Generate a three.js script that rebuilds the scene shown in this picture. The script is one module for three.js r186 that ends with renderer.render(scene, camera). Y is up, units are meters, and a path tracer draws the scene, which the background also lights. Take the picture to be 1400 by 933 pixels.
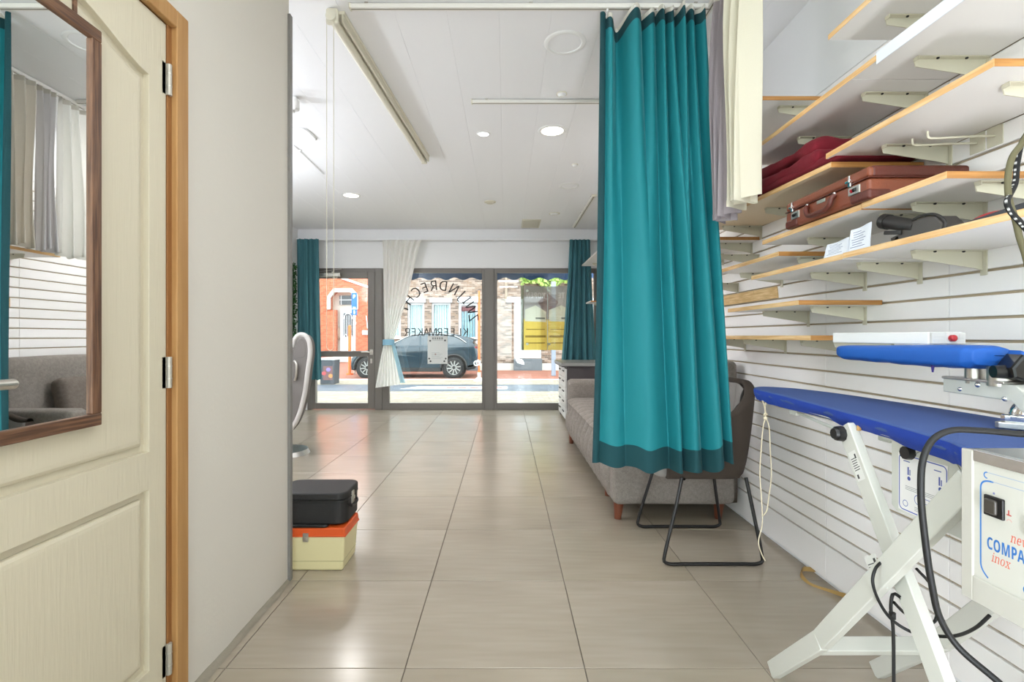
import * as THREE from 'three';
import { RoundedBoxGeometry } from 'three/addons/geometries/RoundedBoxGeometry.js';
import { mergeGeometries, mergeVertices, toCreasedNormals } from 'three/addons/utils/BufferGeometryUtils.js';
import { RectAreaLightUniformsLib } from 'three/addons/lights/RectAreaLightUniformsLib.js';
import { FontLoader } from 'three/addons/loaders/FontLoader.js';
import { TextGeometry } from 'three/addons/geometries/TextGeometry.js';

// ---------------------------------------------------------------- camera, sky, light, exposure
const scene = new THREE.Scene();
const camera = new THREE.PerspectiveCamera(2 * Math.atan(466.5 / 687) * 180 / Math.PI, 1400 / 933, 0.05, 200);
camera.position.set(0, 1.109, 0);
camera.setViewOffset(1400, 933, 9, 6.5, 1400, 933);
const renderer = new THREE.WebGLRenderer({ antialias: true });
renderer.toneMapping = THREE.LinearToneMapping;
renderer.toneMappingExposure = 1.8;
renderer.shadowMap.enabled = true;
scene.background = new THREE.Color().setRGB(0.935, 0.965, 1.03);   // white overcast sky
scene.backgroundIntensity = 3.9;
RectAreaLightUniformsLib.init();
const PANEL = 4.0;       // radiance of the LED panels of the back room
const SPOT = 85;         // radiance of the recessed downlights of the shop

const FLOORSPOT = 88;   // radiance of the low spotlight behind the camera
const UPLIGHT = 235;     // radiance of the standing uplighters
// ---------------------------------------------------------------- helpers
let seed = 7;
const rnd = () => { seed = (seed * 1664525 + 1013904223) >>> 0; return seed / 4294967296; };
const taken = {};
function numbered(n) { const k = taken[n] = (taken[n] ?? -1) + 1; return k ? n + '_' + String(k).padStart(3, '0') : n; }
const V = (x, y, d) => new THREE.Vector3(x, y, -d);            // x right, y up, d metres away from the camera
function shadow(m) { m.castShadow = m.receiveShadow = true; return m; }
function thing(name, label, category, at = [0, 0, 0], group) {
  const o = new THREE.Group(); o.name = numbered(name); o.position.copy(V(...at));
  o.userData = { label, category }; if (group) o.userData.group = group;
  scene.add(o); return o;
}
function structure(name, at = [0, 0, 0]) {
  const o = new THREE.Group(); o.name = numbered(name); o.position.copy(V(...at)); o.userData = { kind: 'structure' };
  scene.add(o); return o;
}
// box mapping in metres; the grain axis runs along u
function boxUV(g, grain) {
  g = g.index ? g.toNonIndexed() : g;
  const p = g.attributes.position, n = g.attributes.normal, uv = new Float32Array(p.count * 2);
  for (let i = 0; i < p.count; i += 3) {
    let a = [0, 0, 0];
    for (let k = 0; k < 3; k++) { a[0] += n.getX(i + k); a[1] += n.getY(i + k); a[2] += n.getZ(i + k); }
    a = a.map(Math.abs);
    const ax = a[0] >= a[1] && a[0] >= a[2] ? 0 : a[1] >= a[2] ? 1 : 2;
    let [s, t] = ax === 0 ? [2, 1] : ax === 1 ? [0, 2] : [0, 1];
    if (grain !== undefined && t === grain) [s, t] = [t, s];
    for (let k = 0; k < 3; k++) {
      const q = [p.getX(i + k), p.getY(i + k), p.getZ(i + k)];
      uv[(i + k) * 2] = q[s]; uv[(i + k) * 2 + 1] = q[t];
    }
  }
  g.setAttribute('uv', new THREE.BufferAttribute(uv, 2));
  return g;
}
function clean(g) { g = g.index ? g.toNonIndexed() : g.clone(); for (const k of Object.keys(g.attributes)) if (!['position', 'normal', 'uv'].includes(k)) g.deleteAttribute(k); if (!g.attributes.uv) g.setAttribute('uv', new THREE.BufferAttribute(new Float32Array(g.attributes.position.count * 2), 2)); g.clearGroups?.(); return g; }
const join = gs => { gs = [].concat(gs); return gs.length === 1 ? clean(gs[0]) : mergeGeometries(gs.map(clean)); };
// a mesh under its thing; geometry is given in world coordinates unless opt.local
function part(parent, name, gs, mat, opt = {}) {
  let g = join(gs);
  if (opt.uv !== false) g = boxUV(g, opt.grain);
  if (!opt.local) { let q = parent, off = new THREE.Vector3(); while (q && q !== scene) { off.add(q.position); q = q.parent; } g.translate(-off.x, -off.y, -off.z); }
  const m = shadow(new THREE.Mesh(g, mat)); m.name = name; if (opt.label) m.userData.label = opt.label;
  if (opt.kind) m.userData.kind = opt.kind;
  parent.add(m); return m;
}
function single(name, label, category, gs, mat, at, group, opt = {}) {   // a thing that is one mesh
  let g = join(gs); if (opt.uv !== false) g = boxUV(g, opt.grain);
  const p = V(...at); g.translate(-p.x, -p.y, -p.z);
  const m = shadow(new THREE.Mesh(g, mat)); m.name = numbered(name); m.position.copy(p);
  m.userData = { label, category }; if (group) m.userData.group = group; scene.add(m); return m;
}
function wall(name, gs, mat, parent, opt = {}) {
  let g = boxUV(join(gs), opt.grain);
  const m = shadow(new THREE.Mesh(g, mat)); m.name = parent ? name : numbered(name);
  if (!parent) m.userData.kind = 'structure';
  (parent || scene).add(m); return m;
}
// axis-aligned box between world limits, edges rounded by r
function B(x0, x1, y0, y1, d0, d1, r = 0.002, s = 2) {
  const w = Math.abs(x1 - x0), h = Math.abs(y1 - y0), l = Math.abs(d1 - d0);
  r = Math.min(r, w / 2.01, h / 2.01, l / 2.01);
  const g = r > 0 ? new RoundedBoxGeometry(w, h, l, s, r) : new THREE.BoxGeometry(w, h, l);
  return g.translate((x0 + x1) / 2, (y0 + y1) / 2, -(d0 + d1) / 2);
}
function bar(a, b, w, t, r = 0.003, up = new THREE.Vector3(1, 0, 0)) {   // rectangular bar from a to b; t measured along 'up', w across
  const dir = new THREE.Vector3().subVectors(b, a), L = dir.length(); dir.normalize();
  const xx = up.clone().addScaledVector(dir, -up.dot(dir)).normalize(), zz = new THREE.Vector3().crossVectors(xx, dir);
  const g = new RoundedBoxGeometry(t, L, w, 2, r);
  g.applyMatrix4(new THREE.Matrix4().makeBasis(xx, dir, zz).setPosition(a.clone().add(b).multiplyScalar(0.5)));
  return g;
}
function tube(pts, r, n = 64, k = 8, closed = false) { return new THREE.TubeGeometry(new THREE.CatmullRomCurve3(pts, closed, 'centripetal'), n, r, k, closed); }
function cyl(a, b, r0, r1 = r0, k = 20) {
  const dir = new THREE.Vector3().subVectors(b, a), L = dir.length();
  const g = new THREE.CylinderGeometry(r1, r0, L, k);
  g.applyQuaternion(new THREE.Quaternion().setFromUnitVectors(new THREE.Vector3(0, 1, 0), dir.normalize()));
  return g.translate((a.x + b.x) / 2, (a.y + b.y) / 2, (a.z + b.z) / 2);
}
function ball(c, r, sx = 1, sy = 1, sz = 1) { return new THREE.SphereGeometry(r, 20, 14).scale(sx, sy, sz).translate(c.x, c.y, c.z); }
function ext(pts, depth, bevel = 0, holes = []) {
  const s = new THREE.Shape(pts.map(p => new THREE.Vector2(...p)));
  for (const h of holes) s.holes.push(new THREE.Path(h.map(p => new THREE.Vector2(...p))));
  return new THREE.ExtrudeGeometry(s, { depth, bevelEnabled: bevel > 0, bevelSize: bevel, bevelThickness: bevel, bevelSegments: 2, bevelOffset: -bevel, steps: 1 });
}
const rect = (x0, x1, y0, y1) => [[x0, y0], [x1, y0], [x1, y1], [x0, y1]];
function sheet(U, W, f, lu = 1, lv = 1) {             // grid surface; f(u, v) -> Vector3
  const p = [], uv = [], ix = [];
  for (let j = 0; j <= W; j++) for (let i = 0; i <= U; i++) { const q = f(i / U, j / W); p.push(q.x, q.y, q.z); uv.push(i / U * lu, j / W * lv); }
  for (let j = 0; j < W; j++) for (let i = 0; i < U; i++) { const a = j * (U + 1) + i, b = a + 1, c = a + U + 1, d = c + 1; ix.push(a, c, b, b, c, d); }
  const g = new THREE.BufferGeometry();
  g.setAttribute('position', new THREE.Float32BufferAttribute(p, 3)); g.setAttribute('uv', new THREE.Float32BufferAttribute(uv, 2));
  g.setIndex(ix); g.computeVertexNormals(); return g;
}
// soft upholstered block centred at the origin
function soft(w, h, l, r, seg, amp = 0, freq = 8, puff = 0) {
  let g = new THREE.BoxGeometry(w, h, l, seg, Math.max(3, Math.round(seg * h / Math.max(w, l) * 1.6)), seg);
  g.deleteAttribute('uv'); g.deleteAttribute('normal'); g = mergeVertices(g);
  const p = g.attributes.position, v = new THREE.Vector3(), c = new THREE.Vector3();
  for (let i = 0; i < p.count; i++) {
    v.fromBufferAttribute(p, i);
    c.set(THREE.MathUtils.clamp(v.x, -w / 2 + r, w / 2 - r), THREE.MathUtils.clamp(v.y, -h / 2 + r, h / 2 - r), THREE.MathUtils.clamp(v.z, -l / 2 + r, l / 2 - r));
    const n = v.clone().sub(c); if (n.lengthSq() > 1e-12) { n.normalize(); v.copy(c).addScaledVector(n, r); }
    const k = fbm3(v.x * freq + 3, v.y * freq + 9, v.z * freq + 5) * amp;
    v.addScaledVector(n, k);
    if (puff) v.y += Math.sign(v.y) * puff * Math.cos(Math.PI * v.x / w) * Math.cos(Math.PI * v.z / l);
    p.setXYZ(i, v.x, v.y, v.z);
  }
  g.computeVertexNormals(); return g;
}
// noise
const hash = (x, y, z = 0) => { let h = (x * 374761393 + y * 668265263 + z * 2147483647) | 0; h = Math.imul(h ^ (h >>> 13), 1274126177); return ((h ^ (h >>> 16)) >>> 0) / 4294967296; };
const sm = t => t * t * (3 - 2 * t), lerp = (a, b, t) => a + (b - a) * t, clamp = THREE.MathUtils.clamp, step = (a, b, x) => sm(clamp((x - a) / (b - a), 0, 1));
function vn(x, y, px, py, s = 0) {                     // value noise with periods px, py
  const xi = Math.floor(x), yi = Math.floor(y), fx = sm(x - xi), fy = sm(y - yi), m = (a, n) => ((a % n) + n) % n;
  const h = (i, j) => hash(m(i, px), m(j, py), s);
  return lerp(lerp(h(xi, yi), h(xi + 1, yi), fx), lerp(h(xi, yi + 1), h(xi + 1, yi + 1), fx), fy);
}
function vn3(x, y, z) {
  const xi = Math.floor(x), yi = Math.floor(y), zi = Math.floor(z), fx = sm(x - xi), fy = sm(y - yi), fz = sm(z - zi), h = (i, j, k) => hash(xi + i, yi + j, zi + k);
  return lerp(lerp(lerp(h(0, 0, 0), h(1, 0, 0), fx), lerp(h(0, 1, 0), h(1, 1, 0), fx), fy), lerp(lerp(h(0, 0, 1), h(1, 0, 1), fx), lerp(h(0, 1, 1), h(1, 1, 1), fx), fy), fz);
}
const fbm3 = (x, y, z) => (vn3(x, y, z) - .5) + .5 * (vn3(x * 2.1, y * 2.1, z * 2.1) - .5);
function tex(w, h, sizeU, sizeV, f, srgb) {            // sizeU, sizeV: metres that one repeat covers
  const a = new Uint8Array(w * h * 4);
  for (let j = 0; j < h; j++) for (let i = 0; i < w; i++) {
    let c = f(i / w, j / h); if (typeof c === 'number') c = [c, c, c];
    const k = (j * w + i) * 4; for (let q = 0; q < 3; q++) a[k + q] = clamp(Math.round(c[q] * 255), 0, 255); a[k + 3] = 255;
  }
  const t = new THREE.DataTexture(a, w, h); t.wrapS = t.wrapT = THREE.RepeatWrapping; t.magFilter = t.minFilter = THREE.LinearFilter;
  t.repeat.set(1 / sizeU, 1 / sizeV); if (srgb) t.colorSpace = THREE.SRGBColorSpace; t.needsUpdate = true; return t;
}
function canvasTex(w, h, draw) {
  const c = document.createElement('canvas'); c.width = w; c.height = h; draw(c.getContext('2d'), w, h);
  const t = new THREE.CanvasTexture(c); t.colorSpace = THREE.SRGBColorSpace; t.magFilter = THREE.LinearFilter; return t;
}
const hex = s => { const c = new THREE.Color(s).getHex(THREE.SRGBColorSpace); return [(c >> 16 & 255) / 255, (c >> 8 & 255) / 255, (c & 255) / 255]; };
const mixc = (a, b, t) => a.map((x, i) => lerp(x, b[i], t));
const M = (color, roughness = 0.7, o = {}) => new THREE.MeshPhysicalMaterial({ color, roughness, ...o });

// ---------------------------------------------------------------- materials
const T = {};
T.plaster = tex(256, 256, .5, .5, (u, v) => .5 + .3 * (vn(u * 8, v * 8, 8, 8) - .5) + .3 * (vn(u * 40, v * 40, 40, 40, 2) - .5) + .2 * (vn(u * 90, v * 90, 90, 90, 3) - .5));
T.stone = tex(512, 512, 1.2, 1.2, (u, v) => { const n = .5 * vn(u * 5, v * 40, 5, 40, 1) + .5 * vn(u * 11, v * 90, 11, 90, 4), b = vn(u * 4, v * 5, 4, 5, 8); return mixc(hex('#a69a88'), hex('#beb3a2'), clamp(.5 + (n - .5) * .5 + (b - .5) * .45, 0, 1)); }, true);
const grainF = (u, v, s) => { const w = vn(u * 3, v * 6, 3, 6, s) * .6; return .55 * vn(u * 5 + w, v * 46 + w * 3, 5, 46, s + 1) + .3 * vn(u * 10, v * 110, 10, 110, s + 2) + .15 * vn(u * 30, v * 220, 30, 220, s + 3); };
const wood = (a, b, sz, s = 0) => tex(256, 256, sz, sz * .5, (u, v) => mixc(hex(a), hex(b), clamp((grainF(u, v, s) - .25) * 2, 0, 1)), true);
T.beech = wood('#d3a266', '#ecc894', .6, 1); T.beechDark = wood('#a06c34', '#bf8a4c', .6, 5); T.mdf = wood('#bd935c', '#c9a26c', .9, 9); T.walnut = wood('#4a3122', '#7a5840', .5, 13); T.rawply = wood('#c7a067', '#e7c995', .35, 17);
T.embossed = tex(512, 512, .5, .25, (u, v) => { const g = grainF(u, v, 21); return clamp((g - .3) * 2.2, 0, 1); });
T.weave = tex(128, 128, .03, .03, (u, v) => .5 + .25 * Math.sin(u * Math.PI * 2 * 12) * Math.sin(v * Math.PI * 2 * 12) + .3 * (vn(u * 32, v * 32, 32, 32) - .5));
T.heather = tex(256, 256, .25, .25, (u, v) => { const n = .6 * vn(u * 90, v * 90, 90, 90) + .4 * vn(u * 24, v * 24, 24, 24, 2); return mixc(hex('#7a716a'), hex('#989088'), clamp(n * 1.1 - .05, 0, 1)); }, true);
T.linen = tex(256, 256, .12, .12, (u, v) => .5 + .3 * (vn(u * 90, v * 4, 90, 4) - .5) + .3 * (vn(u * 4, v * 90, 4, 90, 1) - .5));
T.brickTan = brick(['#a08a7c', '#bda899', '#7d6a5e', '#cbb9ac', '#a88c78'], '#cfc4b4', 3);
T.brickRed = brick(['#c8623a', '#d4704a', '#bb5630', '#da7c56'], '#d9a58c', 9);
T.paver = brick(['#b3664d', '#c37a5e', '#a25a45', '#bf6f58'], '#9a8272', 15);
T.cobble = brick(['#b5aa98', '#c8bdaa', '#a69b8b', '#d2c8b6'], '#93897b', 25);
T.asphalt = tex(256, 256, 1.5, 1.5, (u, v) => mixc(hex('#5d6670'), hex('#7d8791'), .5 * vn(u * 90, v * 90, 90, 90) + .5 * vn(u * 5, v * 5, 5, 5, 3)), true);
T.leather = tex(256, 256, .1, .1, (u, v) => .5 * vn(u * 50, v * 50, 50, 50) + .5 * vn(u * 22, v * 22, 22, 22, 4));
T.speck = tex(64, 64, 1, 1, (u, v) => { const a = (u * 24) % 1, b = v; const on = Math.hypot(a - .5, (b - .3) * 3) < .3 || Math.hypot(a - .15, (b - .8) * 3) < .22; return on ? [.92, .92, .9] : [.06, .06, .06]; }, true);
function brick(cols, mortar, s) {
  const R = 16, C = 5, cs = cols.map(hex), mo = hex(mortar);
  return tex(512, 512, C * .215, R * .065, (u, v) => {
    const r = Math.floor(v * R), x = u * C + (r % 2) * .5, c = Math.floor(x) % C, fx = x - Math.floor(x), fy = v * R - r;
    if (fx < .045 || fy < .15) return mixc(mo, [.6, .55, .5], .3 * vn(u * 120, v * 120, 120, 120, s));
    const k = cs[Math.floor(hash(r, c, s) * cs.length)], n = vn(u * 90, v * 90, 90, 90, s + 1);
    return mixc(k, [.95, .85, .75], .12 * n).map(q => q * (.9 + .2 * n));
  }, true);
}
const m = {
  white: M('#eeeeee', .75, { bumpMap: T.plaster, bumpScale: .0006 }),
  wallPaint: M('#d0cabf', .75, { bumpMap: T.plaster, bumpScale: .0006 }), ceiling: M('#f3f3f4', .6, { bumpMap: T.plaster, bumpScale: .0002 }),
  slat: M('#faf7f5', .45), slatB: M('#f7f4f1', .5), groove: M('#b9a88f', .8), melamine: M('#ebe7e2', .4),
  tile: M('#ebe9e8', .2, { map: T.stone, ior: 1.8 }), tileB: M('#e5e3e1', .22, { map: T.stone, ior: 1.8 }), tileC: M('#e8e6e2', .21, { map: T.stone, ior: 1.8 }), grout: M('#655c52', .9),
  cement: M('#8f8778', .95, { bumpMap: T.plaster, bumpScale: .004 }),
  door: M('#c8bfa8', .5, { bumpMap: T.embossed, bumpScale: .0003 }),
  mdf: M('#dfd3c6', .6, { map: T.mdf }), mdfDark: M('#b99c7c', .7, { map: T.mdf }), hinge: M('#b9b3a6', .5, { metalness: .5 }), walnut: M('#ffffff', .45, { map: T.walnut }), beech: M('#ffffff', .5, { map: T.beech }), beechDark: M('#ffffff', .5, { map: T.beechDark }), rawply: M('#ffffff', .7, { map: T.rawply }),
  mirror: M('#f4f7f6', .01, { metalness: 1 }), steel: M('#b9b9b6', .28, { metalness: 1 }), chrome: M('#e2e2e2', .08, { metalness: 1 }), satin: M('#c6c2ba', .35, { metalness: 1 }), brass: M('#b08a4c', .35, { metalness: 1 }),
  frame: M('#76716b', .45), frameIn: M('#46434a', .5), glass: M('#f4faf8', 0, { transmission: 1, thickness: 0, ior: 1.45 }),
  teal: M('#0a7b83', .72, { sheen: .7, sheenColor: new THREE.Color('#9fdcdc'), sheenRoughness: .45, bumpMap: T.weave, bumpScale: .0003, side: THREE.DoubleSide }), tealDark: M('#0c4248', .85, { bumpMap: T.weave, bumpScale: .0005, side: THREE.DoubleSide }), tealFar: M('#457a84', .8, { side: THREE.DoubleSide }),
  tape: M('#cfcabf', .8, { side: THREE.DoubleSide }), sheer: M('#f7f6f1', .95, { transmission: .5, thickness: 0, side: THREE.DoubleSide }), sheerCream: M('#e6e0cb', .95, { transmission: .25, thickness: 0, bumpMap: T.linen, bumpScale: .0004, side: THREE.DoubleSide }), sheerGrey: M('#a79da0', .95, { transmission: .2, thickness: 0, bumpMap: T.linen, bumpScale: .0006, side: THREE.DoubleSide }), sheerLace: M('#e9e2d6', .95, { transmission: .35, thickness: 0, bumpMap: T.linen, bumpScale: .0008, side: THREE.DoubleSide }), blueTie: M('#8dbdd4', .7),
  sofa: M('#ffffff', .95, { map: T.heather, bumpMap: T.weave, bumpScale: .0006, sheen: .3, sheenColor: new THREE.Color('#b5aca6') }), sofaDark: M('#ded8d3', .95, { map: T.heather, bumpMap: T.weave, bumpScale: .0006 }), legWood: M('#6a3720', .45), chairIn: M('#8f8a85', .85, { bumpMap: T.weave, bumpScale: .0004, sheen: .3 }), chairOut: M('#41372f', .9, { bumpMap: T.weave, bumpScale: .0004 }), black: M('#141313', .4), blackSoft: M('#1b1a1a', .6, { bumpMap: T.leather, bumpScale: .0004 }), blackGloss: M('#0e0e0e', .3), rubber: M('#0b0b0b', .55),
  cream: M('#d8ce9f', .45), orange: M('#d4531a', .42), bracket: M('#cfc9b4', .45), ivory: M('#ddd8c6', .5), railWhite: M('#e9e6df', .45), whitePlastic: M('#ececea', .4), greyPlastic: M('#c9c7c4', .45),
  blue: M('#143a9c', .8, { bumpMap: T.weave, bumpScale: .0005 }), blueShiny: M('#175bb4', .55, { bumpMap: T.weave, bumpScale: .0003 }), padTop: M('#3d568f', .85, { bumpMap: T.weave, bumpScale: .0005 }), paint: M('#c9c9c0', .35), boxPaint: M('#bdbab0', .4), cork: M('#b98f58', .8), red: M('#a81a24', .35), rope: M('#d9cdb2', .9), olive: M('#5a553a', .7), speck: M('#ffffff', .8, { map: T.speck }),
  leather: M('#7c4028', .42, { bumpMap: T.leather, bumpScale: .0005 }), leatherDark: M('#58261a', .42, { bumpMap: T.leather, bumpScale: .0005 }), blanket: M('#6d0a1c', .95, { sheen: .8, sheenColor: new THREE.Color('#c02040'), sheenRoughness: .4, bumpMap: T.linen, bumpScale: .001 }), tool: M('#4a4642', .5), toolDark: M('#2b2826', .45), paper: M('#dfe3e8', .8), desk: M('#4b4547', .6), deskTop: M('#8f8f8c', .4), drawer: M('#d4d2cf', .35),
  yardStone: M('#dedad2', .9), tan: M('#b9b3b0', .9, { map: T.brickTan }), redBrick: M('#d2ccc8', .9, { map: T.brickRed }), paver: M('#bdb6b2', .9, { map: T.paver }), cobble: M('#b5b2ac', .9, { map: T.cobble }), asphalt: M('#a4a9ae', .5, { map: T.asphalt }), stonePale: M('#bdb9b0', .8), pvc: M('#cfd3d6', .4), navy: M('#1c2a45', .8, { side: THREE.DoubleSide }), lamp: M('#ffffff', .5, { emissive: '#fff2e0', emissiveIntensity: 3.2 }), lampWhite: M('#ffffff', .5, { emissive: '#f6faff', emissiveIntensity: 3.2 }), carPaint: M('#0c2530', .25, { metalness: .1, clearcoat: .6, clearcoatRoughness: .05 }), carGlass: M('#1b2a33', .05, { metalness: .0, clearcoat: 1 }), tyre: M('#151515', .8), darkGlass: M('#2b3138', .1), grassy: M('#4d7a32', .8, { side: THREE.DoubleSide }), leaf: M('#2f6a2a', .7, { transmission: .3, thickness: 0, side: THREE.DoubleSide }), signBlue: M('#1659b8', .5), orangePole: M('#e2672c', .6), shell: M('#cfccc8', .5), shellIn: M('#77726f', .8), dirt: M('#3a3128', 1),
};
// ---------------------------------------------------------------- the setting
const H = 2.71, WX = 1.43, LX = -.985, FRONT = 7.58;
{ // floor: slab of grout and one mesh per tile
  const fl = structure('floor');
  wall('slab', B(-3.2, 1.6, -.12, -.004, -1.9, 7.76, 0), m.grout, fl);
  const gs = [0, 1, 2].map(i => { let g = clean(new RoundedBoxGeometry(.5968, .012, .5968, 1, .0015)); g = boxUV(g, 0); const uv = g.attributes.uv; for (let k = 0; k < uv.count; k++) uv.setXY(k, uv.getX(k) + i * .37, uv.getY(k) + i * .53); return g; });
  for (let i = -6; i <= 1; i++) for (let j = -1; j <= 10; j++) {
    const x = .265 + .6 * i + .3, d = 1.678 + .6 * j - .3;
    if (x + .3 < -3.25 || (d < 2.2 && x + .3 < -1.05)) continue;
    const k = Math.floor(hash(i + 20, j + 20, 3) * 3), t = shadow(new THREE.Mesh(gs[Math.floor(hash(i + 9, j + 33, 5) * 3)], [m.tile, m.tileB, m.tileC][k]));
    t.name = 'tile'; t.position.copy(V(x, -.006 + (hash(i + 3, j + 8, 7) - .5) * .0006, d)); fl.add(t);
  }
}
{ // ceiling of long painted planks
  const c = structure('ceiling');
  wall('deck', B(-3.3, 1.7, H + .018, H + .2, -1.95, 7.85, 0), m.white, c);
  const g = boxUV(clean(new RoundedBoxGeometry(.2596, .018, 9.6, 1, .0012)));
  for (let k = -12; k <= 6; k++) { const p = shadow(new THREE.Mesh(g, m.ceiling)); p.name = 'plank'; p.position.copy(V(-.03 + .26 * k - .13, H + .009, 2.9)); c.add(p); }
}
// partition on the left with the opening of the inner door
wall('wall_left', [B(-1.11, LX, 0, H, 1.475, 2.285, 0), B(-1.11, LX, 2.03, H, .68, 1.475, 0), B(-1.11, LX, 0, H, -1.8, -1.65, 0), B(-1.11, LX, 0, H, .42, .68, 0), B(-1.11, LX, 0, .3, -1.65, .42, 0), B(-1.11, LX, 2.5, H, -1.65, .42, 0)], m.wallPaint);
{ const w = structure('window_4', [-1.05, .3, -.6]);   // side window of the back room, outside the picture
  for (const [a, b, c, d] of [[-1.65, -1.6, .3, 2.5], [.37, .42, .3, 2.5], [-.64, -.59, .3, 2.5], [-1.6, .37, .3, .35], [-1.6, .37, 2.45, 2.5]]) part(w, 'frame', B(-1.08, -1.03, c, d, a, b, .004), m.frame);
  for (const [a, b] of [[-1.6, -.64], [-.59, .37]]) part(w, 'pane', B(-1.051, -1.049, .35, 2.45, a, b, 0), m.glass); }
wall('wall_return', B(-3.2, -1.11, 0, H, 2.17, 2.285, 0), m.white);
wall('wall_far_left', B(-3.25, -3.1, 0, H, 2.2, 7.6, 0), m.white);
// back wall with a tall rear window, behind the camera
wall('wall_back', [B(-1.2, -.8, 0, H, -1.9, -1.8, 0), B(1.3, 1.6, 0, H, -1.9, -1.8, 0), B(-.8, 1.3, 2.45, H, -1.9, -1.8, 0), B(-.8, 1.3, 0, .25, -1.9, -1.8, 0)], m.white);
{ const w = structure('window_3', [.25, .25, -1.85]);
  for (const [a, b, c, d] of [[-.8, -.74, .25, 2.45], [1.24, 1.3, .25, 2.45], [.22, .28, .25, 2.45], [-.74, 1.24, .25, .31], [-.74, 1.24, 2.39, 2.45]]) part(w, 'frame', B(a, b, c, d, -1.88, -1.82, .004), m.frame);
  for (const [a, b] of [[-.74, .22], [.28, 1.24]]) part(w, 'pane', B(a, b, .31, 2.39, -1.851, -1.849, 0), m.glass);
  wall('yard', [B(-14, 14, -.5, -.05, -14, -1.95, 0), B(-14, -3.3, -.5, -.05, -1.95, 2.1, 0)], m.yardStone); }
wall('trim', B(-.987, -.973, 0.0, 2.57, 2.272, 2.298, .002), M('#7b7874', .5)).name = 'trim_1';
{ // mortar fillet along the foot of the partition
  const g = sheet(120, 6, (u, v) => { const d = lerp(1.5, 2.27, u), w = .016 + .008 * vn3(d * 9, 0, 0) + .012 * (1 - u), a = v * Math.PI / 2; return V(LX - .004 + (w + .004) * (1 - Math.cos(a)) , .022 * (1 - Math.sin(a)) * (.6 + .8 * vn3(d * 14, 3, v * 2)) + .0015, d); });
  wall('trim', g, m.cement).name = 'trim_2';
}
{ // slatwall on the right: backing with one mesh per slat
  const w = structure('wall_right');
  wall('backing', B(WX + .02, 1.6, 0, H, -1.9, 7.7, 0), m.white, w);
  wall('groove_board', B(WX + .0125, WX + .02, .03, 2.21, -1.8, 7.58, 0), m.groove, w);
  const joints = [.38, 1.62, 2.243, 3.49, 4.73, 5.97, 7.21, 7.58];
  const rows = [[.025, .1765]]; for (let j = 0; j < 29; j++) rows.push([.180 + .0703 * j + .0042, .180 + .0703 * (j + 1) - .0042]);
  const cache = {};
  for (let k = 0; k + 1 < joints.length; k++) rows.forEach(([a, b], r) => {
    const L = joints[k + 1] - joints[k] - .0015, key = k + (r ? 's' : 'b');
    const g = cache[key] ||= boxUV(clean(new RoundedBoxGeometry(.013, b - a, L, 1, .0025)));
    const s = shadow(new THREE.Mesh(g, hash(k, r, 9) > .5 ? m.slat : m.slatB)); s.name = 'slat';
    s.position.copy(V(WX + .0065, (a + b) / 2, (joints[k] + joints[k + 1]) / 2)); w.add(s);
  });
  // two bare wood strips with slanted ends, pinned over one slat
  for (const [a, b] of [[2.64, 2.885], [2.89, 3.42]]) wall('wood_strip', ext([[-b, 1.309], [-a + .012, 1.309], [-a, 1.371], [-b, 1.371]], .004, .0008).rotateY(0).applyMatrix4(new THREE.Matrix4().set(0, 0, -1, WX - .0005, 0, 1, 0, 0, 1, 0, 0, 0, 0, 0, 0, 1)), m.rawply, w, { grain: 2 });
  wall('top_rail', B(WX + .001, WX + .02, 2.217, 2.226, -1.8, 7.58, .003), m.white, w);
}
{ // wall above the shopfront, pelmet board
  wall('wall_front', [B(-3.2, 1.6, 2.137, H + .1, FRONT, 7.76, 0), B(-3.2, -2.99, 0, 2.137, FRONT, 7.76, 0), B(1.40, 1.6, 0, 2.137, FRONT, 7.76, 0), B(-3.2, 1.6, -.3, -.002, 7.6, 7.76, 0)], m.white);
  wall('trim', [B(-3.1, WX, 2.56, H - .001, 7.50, 7.56, .004), B(-3.1, WX, 2.535, 2.562, 7.44, 7.56, .006)], m.white).name = 'trim_3';
}
// aluminium shopfront: glazed door, two windows
const FD0 = 7.585, FD1 = 7.655;
function glazed(name, x0, x1, y0, y1, bars, panes, st = {}) {
  const s = structure(name, [(x0 + x1) / 2, 0, 7.62]);
  for (const [nm, a, b, c, d, e = FD0, f = FD1] of bars) part(s, nm, B(a, b, c, d, e, f, .004), m.frame);
  for (const [a, b, c, d] of panes) part(s, 'pane', B(a, b, c, d, 7.619, 7.621, 0), m.glass);
  return s;
}
const fdoor = glazed('door_1', -2.99, -1.97, 0, 2.135, [
  ['frame', -2.99, -2.93, 0, 2.135], ['frame', -2.99, -1.965, 2.08, 2.135], ['stile', -2.93, -2.865, .01, 2.08, 7.575, 7.66], ['stile', -2.075, -1.972, .01, 2.08, 7.575, 7.66], ['top_rail', -2.865, -2.075, 1.985, 2.08, 7.575, 7.66], ['middle_rail', -2.865, -2.075, .80, .885, 7.575, 7.66], ['bottom_rail', -2.865, -2.075, .01, .10, 7.575, 7.66], ['post', -1.968, -1.858, 0, 2.135, 7.57, 7.67]],
  [[-2.865, -2.075, .885, 1.985], [-2.865, -2.075, .10, .80]]);
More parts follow.
